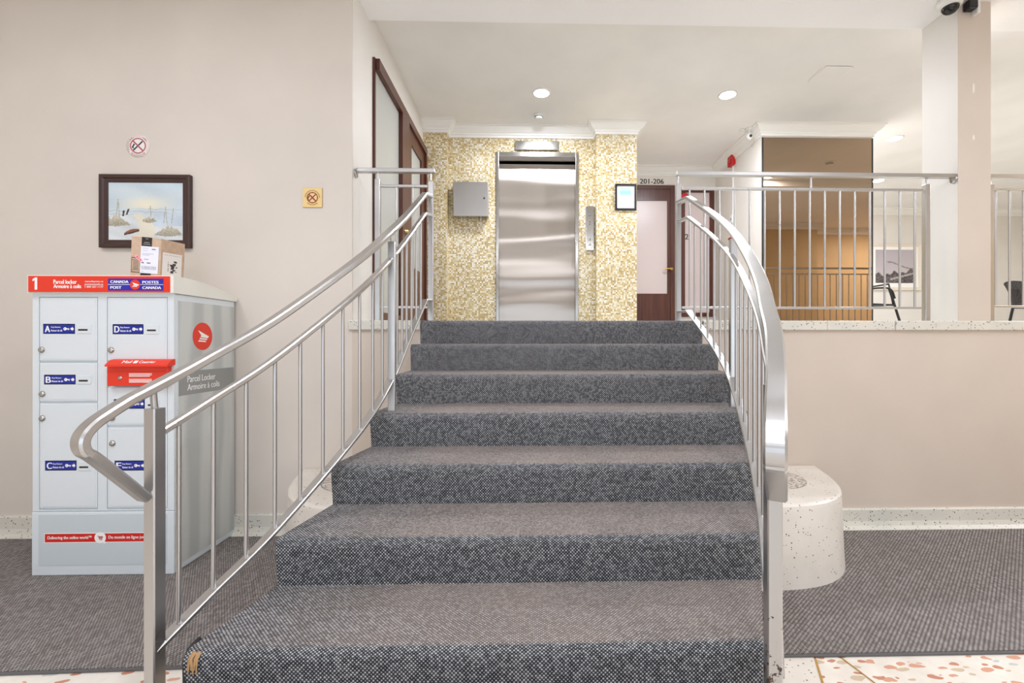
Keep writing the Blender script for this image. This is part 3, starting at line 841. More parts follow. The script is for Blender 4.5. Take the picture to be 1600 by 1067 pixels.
PW = .036
lc = [atD(x, y, d) for x, y, d in ((200, 626, 1.22), (320, 562.5, 1.41), (432, 498, 1.61), (561, 405, 1.96), (610, 362, 2.27), (638, 334, 2.70), (664, 303, 3.17))]
pb, pm_, pt_ = atD(240, 700, 1.29), atD(612.5, 500, 2.28), atY(673.5, 400, 3.26)
def on_rail(pts, px):
    """point of the handrail that stands over the newel"""
    f_ = lambda p: CX + F * (p.x * CS - p.y * SN) / (p.x * SN + p.y * CS)
    return min(catmull(pts, 40), key=lambda p: abs(f_(p) - px))
pb = on_rail(lc, 241)
zc_ = lambda pts, x, y: min(catmull(pts, 10), key=lambda p: (p.xy - Vector((x, y))).length).z
railing('stair_railing', 'curved steel stair railing on the left side of the carpeted steps', lc,
        [(pb.x, pb.y, 0.0, zc_(lc, pb.x, pb.y) - .058, PW), (pm_.x, pm_.y, LAND - 3 * R, zc_(lc, pm_.x, pm_.y) - .05, PW), (pt_.x, pt_.y, LAND, EYE + 1.135, PW)],
        .74, (pb.x - .014, pb.y - .016, atD(232, 775, 1.28).z), -1, (10, 6), -.02)
rc = [atD(x, y, d) for x, y, d in ((1212, 628, 1.03), (1212.5, 579, 1.12), (1209, 522, 1.26), (1200, 485, 1.40), (1189, 440, 1.63), (1170, 399, 1.93), (1144, 361, 2.38), (1114, 335, 2.75), (1076, 309, 3.15))]
pb, pm_, pt_ = atD(1207.5, 900, 1.15), atD(1145.5, 500, 2.42), atY(1059.5, 400, 3.26)
railing('stair_railing', 'curved steel stair railing on the right side of the carpeted steps', rc,
        [(pb.x, pb.y, 0.0, zc_(rc, pb.x, pb.y) - .055, PW), (pm_.x, pm_.y, LAND - 3 * R, zc_(rc, pm_.x, pm_.y) - .05, PW), (pt_.x, pt_.y, LAND, EYE + 1.135, PW)],
        .785, (pb.x + .0, pb.y - .02, atD(1209, 776, 1.13).z), 1, (10, 6), .07)

# ------------------------------------------------------------------ guard railings along the landing edge
GY = 3.26
def guard(label, x0, x1, posts, bal, pins, ztop, zup, zlow, xb0, xb1, brk):
    root = thing('guard_railing', label, 'railing', (x0, GY, LAND), 'guard railings on the landing edge')
    m_ = MB().cbox(x0, x1, GY - .022, GY + .022, ztop - .014, ztop + .014, .004, M['steel']); m_.build('top_rail', root)
    MB().cbox(xb0, xb1, GY - .012, GY + .012, zup - .009, zup + .009, .003, M['steel']).build('upper_bar', root)
    MB().cbox(xb0, xb1, GY - .012, GY + .012, zlow - .008, zlow + .008, .003, M['steel']).build('lower_bar', root)
    for x in posts: MB().cbox(x - PW / 2, x + PW / 2, GY - PW / 2, GY + PW / 2, LAND, ztop - .062, .003, M['steel']).build('post', root)
    for x, z in pins: MB().tube([(x, GY, z), (x, GY, ztop - .01)], .0075, M['steel'], 8).build('rail_pin', root)
    for x in bal: MB().tube([(x, GY, zlow + .005), (x, GY, zup - .006)], .0072, M['steel'], 8).build('baluster', root)
    for x, s_ in brk:
        MB().lathe([(.001, 0), (.03, 0), (.03, s_ * .008), (.001, s_ * .008)], (x, GY, ztop - .02), M['steel'], 16, 'X').build('wall_plate', root)
    return root


gx = lambda px: atY(px, 400, GY).x
gz = lambda py, px=800: atY(px, py, GY).z
zt_ = gz(267, 620); zl_ = gz(480, 640)
guard('short steel guard railing on the landing edge left of the stairs', XW + .012, gx(680), [gx(590.5)], [gx(619.5), gx(645.5)],
      [(gx(590.5), zt_ - .07), (gx(673.5), zt_ - .07)], zt_, gz(291, 630), zl_, gx(594), gx(669), [(XW + .001, 1)])
zt_ = gz(273.5, 1260)
guard('long steel guard railing in front of the bronze mirror, right of the stairs', gx(1056), XCa - .002, [gx(1447)], [gx(1077.5 + 23.45 * i) for i in range(16)],
      [(gx(1059.5), zt_ - .07), (gx(1267), gz(296, 1267)), (gx(1448), zt_ - .07)], zt_, gz(296, 1260), gz(481, 1260), gx(1065), gx(1441), [(XCa - .001, -1)])
xb_ = XCb + .005
guard('steel guard railing on the landing edge right of the square column', xb_, 10.19, [xb_ + .02, 6.0, 8.2], [gx(1555.6) + .1045 * i for i in range(62)],
      [(xb_ + .02, zt_ - .07), (6.0, zt_ - .07), (8.2, zt_ - .07)], zt_, gz(296.5, 1570), gz(479, 1570), xb_ + .03, 10.19, [])

# ------------------------------------------------------------------ terrazzo planter plinths beside the stairs
def plinth(label, mirror):
    out = [(1.235, Y0 - .002), (2.045, Y0 - .002), (2.01, 3.05), (1.965, 2.88), (1.905, 2.73), (1.82, 2.6), (1.70, 2.50), (1.56, 2.44), (1.40, 2.415), (1.235, 2.41)]
    out = [(v.x, v.y) for v in catmull([(x, y, 0) for x, y in out[1:]], 4)]; out = [(1.235, Y0 - .002)] + out
    c = Vector((1.55, 2.9)); fx = (lambda x: .48 - x) if mirror else (lambda x: x)
    zt = EYE - .88; rings = []
    for s_, z_ in ((1.045, 0), (1.03, .1), (1.0, zt - .03), (.995, zt - .012), (.975, zt - .002), (.95, zt)):
        rg = []
        for x, y in out:
            xx = c.x + (x - c.x) * s_; yy = c.y + (y - c.y) * s_
            rg.append((fx(max(1.235, xx)), min(yy, Y0 - .002), z_))
        rings.append(rg)
    n = len(out); vs = [v for r in rings for v in r]; fs = []
    for i in range(len(rings) - 1):
        for k in range(n): fs.append([i * n + k, i * n + (k + 1) % n, (i + 1) * n + (k + 1) % n, (i + 1) * n + k])
    fs.append([(len(rings) - 1) * n + k for k in range(n)])
    root = thing('terrazzo_plinth', label, 'plinth', (fx(1.55), 2.9, 0), 'terrazzo plinths beside the stairs')
    MB().add(vs, fs, M['terrazzo']).build('body', root)
    MB().lathe([(.001, .004), (.22, .004), (.243, .0005)], (fx(1.53), 2.92, zt), M['pebble'], 40).build('pebble_inlay', root)


plinth('rounded cream terrazzo plinth against the wall right of the stairs', False)
plinth('rounded cream terrazzo plinth behind the left stair railing', True)

# ------------------------------------------------------------------ entrance mats
def fmat(label, poly, front):
    o = tag(MB().prism(poly, .0016, .011, M['mat_carpet']).build('floor_mat'), label, 'mat', 'ribbed grey floor mats')
    (x0, y0), (x1, y1) = front; d = Vector((x1 - x0, y1 - y0)).normalized(); n_ = Vector((d.y, -d.x)) * .013
    MB().prism([(x0, y0), (x1, y1), (x1 + n_.x, y1 + n_.y), (x0 + n_.x, y0 + n_.y)], .0016, .008, M['mat_edge']).build('rubber_edge', o)


p0, p1 = atZ(0, 1049, .01), atZ(290, 1039, .01); sl = (p1.y - p0.y) / (p1.x - p0.x)
L0, L1 = (-4.7, p0.y + sl * (-4.7 - p0.x)), (-.90, p1.y + sl * (-.90 - p1.x))
fmat('ribbed grey floor mat left of the stairs, under the parcel locker', [L0, L1, (-.86, Y0 - .06), (-4.7, Y0 - .06)], (L0, L1))
p0, p1 = atZ(1222, 1021.5, .01), atZ(1600, 1016.5, .01); sl = (p1.y - p0.y) / (p1.x - p0.x)
L0, L1 = (1.04, p0.y + sl * (1.04 - p0.x)), (9.8, p1.y)
fmat('ribbed grey floor mat right of the stairs around the plinth', [L0, L1, (9.8, Y0 - .06), (1.22, Y0 - .06), (1.16, 2.5)], (L0, L1))

# ------------------------------------------------------------------ parcel locker
YFr = 2.645; KX0, KX1 = atY(51, 700, YFr).x, atY(272, 700, YFr).x; YBk = Y0 - .02
lx = lambda px, py=700: atY(px, py, YFr).x
lz = lambda py, px=150: atY(px, py, YFr).z
lk = thing('parcel_locker', 'pale blue and white metal parcel locker with a red header, against the wall', 'locker', ((KX0 + KX1) / 2, (YFr + YBk) / 2, .011))
ztb = lz(458, 150); zbt = .012
MB().cbox(KX0, KX1, YFr + .012, YBk, zbt, ztb, .006, M['lk_white']).build('cabinet', lk)
ff = MB()   # face frame
xa, xb, xc, xd = lx(61), lx(153), lx(167), lx(262)
zf0 = lz(798)
for x0, x1 in ((KX0, xa), (xb, xc), (xd, KX1)): ff.box(x0, x1, YFr, YFr + .012, zf0, ztb, M['lk_white'])
ff.box(xa, xb, YFr, YFr + .012, lz(464), ztb, M['lk_white']).box(xc, xd, YFr, YFr + .012, lz(464), ztb, M['lk_white']).box(xa, xb, YFr, YFr + .012, zf0, zf0 + .008, M['lk_white']).box(xc, xd, YFr, YFr + .012, zf0, zf0 + .008, M['lk_white'])
ff.build('face_frame', lk)
lw = MB(); lw.cbox(KX0 - .002, KX1 + .002, YFr - .004, YFr + .012, zbt, zf0 - .004, .004, M['lk_white']); lw = lw.build('lower_frame', lk)
MB().box(lx(62), lx(262), YFr - .006, YFr - .004, lz(882), lz(803), M['lk_panel']).build('lower_panel', lw)
# roof and header
za, zr = atY(150, 430, YFr - .02).z, atY(350, 465, YBk).z
hx0, hx1 = atY(44, 440, YFr - .02).x, atY(265.5, 440, YFr - .02).x
n = 10; vs = []; prof = []
for i in range(n + 1):
    t = i / n; prof.append((YFr - .02 + (YBk + .01 - YFr + .02) * t, za + (zr - za) * (.06 * t + .94 * t ** 2.2)))
sec = prof + [(YBk + .01, zr - .03), (YBk + .01, ztb), (YFr - .02, ztb)]
sec[n + 1] = (YBk + .01, min(zr - .028, ztb))
vs = [(hx0 - .004, y, z) for y, z in sec] + [(KX1 + .012, y, z) for y, z in sec]; m_ = len(sec)
rf = MB().add(vs, [[i, (i + 1) % m_, m_ + (i + 1) % m_, m_ + i] for i in range(m_)] + [list(range(m_))[::-1], list(range(m_, 2 * m_))], M['lk_roof'])
rf.build('roof', lk, bevel=.006)
YH = YFr - .026
hx = lambda px: atY(px, 443, YH).x
hz = lambda py, px=150: atY(px, py, YH).z
hd = MB().box(hx(44), hx(264.5), YH, YFr - .02, hz(456, 44), hz(431, 44), M['sign_red'])
hu, yv = (lambda px: (hx(px), YH - .001)), YH - .001
def htext(s, x0, x1, yb, yt, m=M['sign_white'], b=.001): text(hd, s, (hx(x0), yv, hz(yb, x0)), (hx(x1) - hx(x0), 0, 0), (0, 0, hz(yt, x0) - hz(yb, x0)), m, b)
hd.add([(hx(51 + a_ * 7.5), yv, hz(452.5 - b_ * 19, 51)) for a_, b_ in ((.45, 0), (1, 0), (1, 1), (.55, 1), (0, .86), (0, .68), (.45, .78))], [list(range(7))], M['sign_white'])
htext('Parcel locker', 84, 120, 443.5, 437); htext('Armoire à colis', 84, 127, 450.2, 444.2)
htext('canadapost.ca', 133, 161.5, 441.6, 438.2, b=.0003); htext('postescanada.ca', 133, 161.5, 446.2, 442.6, b=.0003); htext('1 800 267-1177', 133, 161.5, 449.5, 446.6, b=.0003)
hd.box(hx(169), hx(255.5), YH - .001, YH, hz(454, 212), hz(435.3, 212), M['logo_blue'])
hd.box(hx(169), hx(255.5), YH - .0015, YH - .001, hz(444.9, 212), hz(444.2, 212), M['sign_white'])
yv = YH - .0016
htext('CANADA', 173, 201, 442.2, 438, b=.0012); htext('POST', 173, 190, 451.2, 447, b=.0012)
htext('POSTES', 223, 248, 443, 438.8, b=.0012); htext('CANADA', 223, 252, 451.6, 447.4, b=.0012)


def wing(mb, o, u, v, m):
    """white winged-envelope mark, o centre, u and v half axes"""
    o, u, v = Vector(o), Vector(u), Vector(v)
    for poly in ([(-.6, .52), (.8, 0), (.62, -.16), (-.3, -.06), (-.2, .08)], [(-.36, -.13), (.58, -.21), (.5, -.31), (-.44, -.24)], [(-.5, -.32), (.44, -.38), (.37, -.49), (-.58, -.44)]):
        mb.add([o + u * a + v * b for a, b in poly], [list(range(len(poly)))], m)


def disc(mb, o, u, v, m, n=32):
    o, u, v = Vector(o), Vector(u), Vector(v)
    mb.add([o + u * math.cos(2 * math.pi * k / n) + v * math.sin(2 * math.pi * k / n) for k in range(n)], [list(range(n))], m)


cx_, cz_ = hx(211.5), hz(444.8, 212); rr = hx(219.5) - cx_
disc(hd, (cx_, YH - .002, cz_), (rr, 0, 0), (0, 0, rr), M['sign_red']); wing(hd, (cx_, YH - .0024, cz_), (rr, 0, 0), (0, 0, rr * .9), M['sign_white'])
hd.build('header_sign', lk, fix=False)


def key_label(door, letter, px0, px1, py0, py1):
    y = YFr - .003; x0, x1, z0, z1 = lx(px0), lx(px1), lz(py1, px0), lz(py0, px0); w, h_ = x1 - x0, z1 - z0
    m_ = MB().box(x0 - .003, x1 + .003, y + .0005, YFr - .0006, z0 - .004, z1 + .004, M['sign_white']).box(x0, x1, y, y + .0005, z0, z1, M['sign_blue'])
    o = y - .0006
    text(m_, letter, (x0 + w * .05, o, z0 + h_ * .12), (w * .16, 0, 0), (0, 0, h_ * .74), M['sign_white'], .0016)
    text(m_, 'Key Return', (x0 + w * .25, o, z0 + h_ * .58), (w * .3, 0, 0), (0, 0, h_ * .2), M['sign_white'], .0004)
    text(m_, 'Retour de clé', (x0 + w * .25, o, z0 + h_ * .2), (w * .36, 0, 0), (0, 0, h_ * .22), M['sign_white'], .0004)
    cz = z0 + h_ * .5; kx = x0 + w * .70
    disc(m_, (kx, o, cz), (h_ * .19, 0, 0), (0, 0, h_ * .19), M['sign_white'], 16); disc(m_, (kx - h_ * .05, o - .0004, cz), (h_ * .05, 0, 0), (0, 0, h_ * .05), M['sign_blue'], 8)
    m_.box(kx + h_ * .15, kx + w * .14, o - .0002, o, cz - h_ * .07, cz + h_ * .07, M['sign_white']); m_.box(kx + w * .09, kx + w * .13, o - .0002, o, cz - h_ * .14, cz, M['sign_white'])
    ax = x0 + w * .88
    m_.add([(ax, o, cz - h_ * .12), (ax + w * .05, o, cz - h_ * .12), (ax + w * .05, o, cz - h_ * .25), (ax + w * .11, o, cz), (ax + w * .05, o, cz + h_ * .25), (ax + w * .05, o, cz + h_ * .12), (ax, o, cz + h_ * .12)], [list(range(7))], M['sign_white'])
    m_.build('key_label', door, fix=False)


def locker_door(letter, x0, x1, pz0, pz1, lock, lab, slot):
    z1, z0 = lz(pz0), lz(pz1)
    d = MB().cbox(x0 + .004, x1 - .004, YFr - .001, YFr + .012, z0 + .003, z1 - .003, .003, M['lk_white'])
    d.cbox(x0 + .018, x1 - .012, YFr - .0025, YFr - .0005, z0 + .012, z1 - .012, .0015, M['lk_white'])
    d = d.build('door', lk)
    if lock:
        p = atY(lock[0], lock[1], YFr)
        MB().lathe([(.001, -.012), (.011, -.012), (.014, -.009), (.018, -.003), (.018, .0)], (p.x, YFr - .001, p.z), M['chrome'], 20, 'Y').build('lock', d)
    if lab: key_label(d, letter, *lab)
    if slot:
        a_, b_ = atY(slot[0], slot[1], YFr), atY(slot[2], slot[3], YFr)
        m_ = MB().cbox(a_.x, b_.x, YFr - .006, YFr - .001, b_.z, a_.z, .002, M['lk_white'])
        zc = (a_.z + b_.z) / 2 - .004; m_.box(a_.x + (b_.x - a_.x) * .12, a_.x + (b_.x - a_.x) * .78, YFr - .0066, YFr - .006, zc - .006, zc + .004, M['lock_dark'])
        m_.build('key_slot', d)


locker_door('A', xa, xb, 464, 564.5, (66, 546.5), (69, 117, 507, 520.5), (121, 507, 143.5, 521))
locker_door('B', xa, xb, 566, 627.5, (67, 615.5), (70.5, 118, 586.5, 599.5), (122, 586.5, 143.5, 600))
locker_door('C', xa, xb, 629, 794, (67, 653.5), (72, 119.5, 720.5, 734), (123, 721, 144, 735))
locker_door('D', xc, xd, 464, 564.5, (174.5, 547), (177.5, 224, 507.5, 521), (228.5, 507.5, 249.5, 522))
locker_door('E', xc, xd, 604, 665, (176, 653), (179.5, 226, 624.5, 637.5), (230, 624.5, 250, 638))
locker_door('F', xc, xd, 667, 794, (176.5, 692.5), (180.5, 227, 720.5, 734), (231, 721, 250, 735))
# red outgoing mail box
a_, b_ = atY(167, 574, YFr - .03), atY(262, 603, YFr - .03)
mb_ = MB().cbox(a_.x, b_.x, YFr - .03, YFr - .001, b_.z, atY(167, 566, YFr).z, .004, M['sign_red'])
mb_.box(a_.x + .004, b_.x - .004, YFr - .032, YFr - .03, atY(170, 580, YFr - .03).z - .002, atY(170, 580, YFr - .03).z, M['banner_red'])
for i, py in enumerate((583.5, 585.5, 587.6, 592.5, 594.7, 596.8)):
    p0, p1 = atY(201.5, py, YFr - .031), atY(237 - (3 if i % 3 == 2 else 0), py, YFr - .031)
    mb_.box(p0.x, p1.x, YFr - .0312, YFr - .03, p0.z - .0028, p0.z + .0012, M['sign_white'])
mb_ = mb_.build('mail_slot_box', lk)
zf = atY(167, 572, YFr - .05).z; zt9 = atY(167, 565, YFr - .03).z
fx0, fx1 = atY(161.5, 570, YFr - .055).x, atY(262.5, 570, YFr - .055).x
fl_ = MB()
sec = [(YFr - .002, zt9 + .014), (YFr - .03, zt9 + .008), (YFr - .058, zf + .008), (YFr - .06, zf - .002), (YFr - .052, zf - .002), (YFr - .002, zf + .004)]
m_ = len(sec); vs = [(fx0 + (.01 if i in (2, 3) else 0.012), y, z) for i, (y, z) in enumerate(sec)] + [(fx1, y, z) for y, z in sec]
fl_.add(vs, [[i, (i + 1) % m_, m_ + (i + 1) % m_, m_ + i] for i in range(m_)] + [list(range(m_))[::-1], list(range(m_, 2 * m_))], M['sign_red'])
o_ = Vector((0, YFr - .058, zf + .008)); vv = Vector((0, .028, zt9 - zf)) ; off_ = Vector((0, -.0012, .0012))
for s_, f0, f1 in (('Mail', .27, .41), ('Courrier', .53, .78)):
    text(fl_, s_, Vector((fx0 + (fx1 - fx0) * f0, o_.y, o_.z)) + vv * .3 + off_, ((fx1 - fx0) * (f1 - f0), 0, 0), vv * .55, M['sign_white'], .0006)
xq = fx0 + (fx1 - fx0) * .44
fl_.add([Vector((xq, o_.y, o_.z)) + vv * .3 + off_, Vector((xq + .022, o_.y, o_.z)) + vv * .3 + off_, Vector((xq + .022, o_.y, o_.z)) + vv * .85 + off_, Vector((xq, o_.y, o_.z)) + vv * .85 + off_], [(0, 1, 2, 3)], M['sign_white'])
fl_.build('flap', mb_)
p = atY(187.5, 590.5, YFr - .03); MB().lathe([(.001, -.004), (.008, -.004), (.012, -.001), (.012, 0)], (p.x, YFr - .03, p.z), M['chrome'], 16, 'Y').build('lock', mb_)
# banner on the lower panel
bn = MB(); y = YFr - .0066
x0, x1, z0, z1 = lx(72), lx(258), lz(846.5, 72), lz(833.5, 72)
bn.box(x0 - .004, x1 + .004, y + .0002, YFr - .0061, z0 - .004, z1 + .004, M['sign_white']).box(x0, x1, y - .0002, y + .0002, z0, z1, M['banner_red'])
h_ = z1 - z0; y -= .0008
text(bn, 'Delivering the online world™', (lx(76.5), y, z0 + h_ * .25), (lx(145) - lx(76.5), 0, 0), (0, 0, h_ * .5), M['sign_white'], .0006)
text(bn, 'Du monde en ligne jusqu’à vous™', (lx(171.5), y, z0 + h_ * .25), (lx(255) - lx(171.5), 0, 0), (0, 0, h_ * .5), M['sign_white'], .0006)
cxx, czz = lx(158.5), z0 + h_ * .5; r_ = h_ * .68
disc(bn, (cxx, y - .0002, czz), (r_, 0, 0), (0, 0, r_), M['sign_white'])
y -= .0006
for a1_, b1_, a2_, b2_ in ((-.5, .35, -.3, .3), (-.3, .3, -.15, -.2), (-.15, -.2, .4, -.2), (-.28, .22, .45, .22), (.45, .22, .38, -.05), (-.2, .05, .4, .05), (-.15, -.38, .4, -.38), (-.1, .22, -.05, -.2), (.12, .22, .14, -.2), (.3, .22, .28, -.2)):
    d = Vector((a2_ - a1_, 0, b2_ - b1_)).normalized(); n_ = Vector((-d.z, 0, d.x)) * r_ * .045
    A_, B_ = Vector((cxx + a1_ * r_, y, czz + b1_ * r_)), Vector((cxx + a2_ * r_, y, czz + b2_ * r_)); bn.add([A_ + n_, B_ + n_, B_ - n_, A_ - n_], [(0, 1, 2, 3)], M['banner_red'])
bn.add([(cxx + r_ * .42, y - .0004, czz - r_ * .3), (cxx + r_ * 1.15, y - .0004, czz - r_ * .95), (cxx + r_ * .85, y - .0004, czz - r_ * .95), (cxx + r_ * .62, y - .0004, czz - r_ * 1.2)], [(0, 1, 2, 3)], M['sign_white'])
bn.build('banner_sticker', lw, fix=False)
# printed side panel with emblem and lettering
XS = KX1; sy = lambda px: atX(px, 600, XS).y
sy0, sy1 = YFr + .03, YBk - .012
sp_ = MB().box(XS, XS + .0025, sy0, sy1, .05, atX(349, 478, XS).z, M['lk_side']).build('side_panel', lk)
sg = MB(); x = XS + .0032
zb0, zb1 = atX(279, 619, XS).z, atX(279, 581, XS).z
sg.box(x - .0006, x, sy0, sy1, zb0, zb1, M['lk_band'])
ya, yb_ = sy(292), sy(342)
text(sg, 'Parcel Locker', (x + .0004, ya, zb0 + (zb1 - zb0) * .53), (0, (yb_ - ya) * .86, 0), (0, 0, (zb1 - zb0) * .27), M['sign_white'], .0008)
text(sg, 'Armoire à colis', (x + .0004, ya, zb0 + (zb1 - zb0) * .18), (0, (yb_ - ya), 0), (0, 0, (zb1 - zb0) * .27), M['sign_white'], .0008)
c_ = atX(316, 525.5, XS); rv_ = (atX(316, 504, XS).z - atX(316, 547, XS).z) / 2; 
disc(sg, (x, c_.y, c_.z), (0, rv_, 0), (0, 0, rv_), M['sign_red']); wing(sg, (x + .0006, c_.y, c_.z), (0, rv_ * .8, 0), (0, 0, rv_ * .85), M['sign_white'])
sg.build('side_lettering', sp_, fix=False)

# ------------------------------------------------------------------ cardboard box on the locker
bx = thing('cardboard_box', 'brown cardboard shipping box with labels standing on the parcel locker', 'box', tuple(atD(225, 429, 2.68)))
bw_, bd_, bh_ = .166, .20, .23
rx, ry, rz = math.radians(3), math.radians(4.5), math.radians(3)
from mathutils import Euler
RB = Euler((rx, ry, rz)).to_matrix(); OB = Vector(bx.location)
zroof = za
OB.z = zroof + .012; bx.location.z = OB.z; bl = atD(203, 429, 2.68); OB = Vector((bl.x, bl.y, OB.z + .004)); bx.location = OB
P3 = lambda a, b, c: OB + RB @ Vector((a, b, c))
def bbox(mb, x0, x1, y0, y1, z0, z1, m):
    vs = [P3(x, y, z) for z in (z0, z1) for y in (y0, y1) for x in (x0, x1)]
    mb.add(vs, [(0, 2, 3, 1), (4, 5, 7, 6), (0, 1, 5, 4), (2, 6, 7, 3), (0, 4, 6, 2), (1, 3, 7, 5)], m); return mb
bbox(MB(), 0, bw_, 0, bd_, 0, bh_, M['cardboard']).build('carton', bx, bevel=.003)
tp = bbox(MB(), .058, .115, -.0008, .0, .0, bh_, M['tape']); bbox(tp, .058, .115, -.0008, bd_ + .0008, bh_, bh_ + .0008, M['tape'])
for z_, w_ in ((.222, .014), (.20, .03), (.19, .04), (.176, .03)): bbox(tp, .087 - w_ / 2, .087 + w_ / 2, -.0012, -.0008, z_ - .002, z_ + .002, M['lk_band'])
tp.build('packing_tape', bx)
def f_label(a, b):
    c = np.empty((len(a), 3)); c[:] = (238, 238, 248)
    for r_, x0, x1, h2, col in ((.9, .62, .82, .02, (90, 90, 110)), (.92, .08, .4, .008, (190, 190, 205)), (.84, .08, .38, .008, (190, 190, 205)), (.72, .08, .7, .01, (170, 172, 190)), (.68, .08, .5, .01, (170, 172, 190)), (.52, .2, .45, .012, (170, 172, 190)), (.385, .06, .2, .018, (30, 30, 36)), (.385, .36, .56, .018, (30, 30, 36)), (.06, .06, .2, .008, (180, 180, 196))):
        c[(np.abs(b - r_) < h2) & (a > x0) & (a < x1)] = col
    bc = (b > .14) & (b < .26) & (a > .1) & (a < .92) & (np.sin(a * 130) > .2); c[bc] = (150, 150, 168)
    return c
print_panel('shipping_label', P3(.055, -.002, .02), RB @ Vector((.100, 0, .001)), RB @ Vector((.001, 0, .158)), 44, 60, f_label, M['print'], bx)
def f_pink(a, b):
    c = np.empty((len(a), 3)); c[:] = (246, 168, 182); c[(np.abs(b - .5) < .22) & (np.sin(a * 26) > .3) & (a > .1) & (a < .9)] = (190, 70, 96); return c
print_panel('pink_sticker', P3(.02, -.0026, .115), RB @ Vector((.036, 0, -.034)), RB @ Vector((.013, 0, .014)), 16, 8, f_pink, M['print'], bx)
def f_code(a, b):
    c = np.empty((len(a), 3)); c[:] = (196, 168, 144); e = (a < .08) | (a > .92) | (b < .04) | (b > .96) | (np.abs(b - .16) < .02) | (np.abs(b - .84) < .02)
    c[e] = (92, 74, 64); c[(b > .2) & (b < .8) & (a > .16) & (a < .84) & (np.sin(b * 120) > 0)] = (126, 106, 92); return c
print_panel('barcode', P3(.006, -.0015, .02), RB @ Vector((.05, 0, 0)), RB @ Vector((0, 0, .088)), 16, 40, f_code, M['print'], bx)
def f_side(a, b):
    c = np.empty((len(a), 3)); c[:] = (244, 238, 234)
    ink = np.zeros(len(a), bool)
    for cx2, cy2, w2_, h2_, sl2 in ((.66, .66, .10, .05, -.5), (.6, .56, .11, .06, .4), (.5, .5, .12, .05, -.6), (.52, .4, .10, .07, .6), (.6, .33, .09, .04, -.4), (.5, .24, .10, .06, .3), (.72, .45, .05, .03, .8), (.7, .27, .06, .02, .5)):
        ink |= (np.abs(a - cx2 - sl2 * (b - cy2)) < w2_ * .8) & (np.abs(b - cy2) < h2_ * .8)
    c[ink] = (46, 44, 44); c[(np.abs(a - .3) < .035) & (b > .24) & (b < .64) & (np.sin(b * 70) > -.2)] = (120, 114, 112)
    c[(np.abs(b - .92) < .012) & (a > .1) & (a < .9) & (np.sin(a * 60) > 0)] = (150, 146, 144)
    c[(np.abs(b - .05) < .015) & (a > .12) & (a < .25)] = (110, 106, 104); return c
print_panel('side_label', P3(bw_ + .0018, .012, .004), RB @ Vector((0, .162, .002)), RB @ Vector((0, .0, .15)), 40, 40, f_side, M['print'], bx)

# ------------------------------------------------------------------ painting over the locker
def picture_frame(root, x0, x1, z0, z1, y1, y0, w, m, tilt=0.0):
    """mitred frame of four rails with a stepped face"""
    for (ax, az), (bx_, bz), nx_, nz_ in (((x0, z0), (x1, z0), 0, 1), ((x1, z0), (x1, z1), -1, 0), ((x1, z1), (x0, z1), 0, -1), ((x0, z1), (x0, z0), 1, 0)):
        d = Vector((bx_ - ax, 0, bz - az)).normalized(); n_ = Vector((nx_, 0, nz_)); mm = MB()
        A_, B_ = Vector((ax, 0, az)), Vector((bx_, 0, bz)); pr = [(0, y1), (0, y0 + .006), (.006, y0), (w * .42, y0 + .004), (w * .55, y0 + .012), (w, y0 + .018), (w, y1)]
        va = [A_ + (n_ + d) * o for o, _ in pr]; vb = [B_ + (n_ - d) * o for o, _ in pr]
        for v_, (_, yy) in zip(va, pr): v_.y = yy
        for v_, (_, yy) in zip(vb, pr): v_.y = yy
        k_ = len(pr); mm.add(va + vb, [[i, (i + 1) % k_, k_ + (i + 1) % k_, k_ + i] for i in range(k_)] + [list(range(k_)), list(range(k_, 2 * k_))], m)
        mm.build('frame_rail', root)


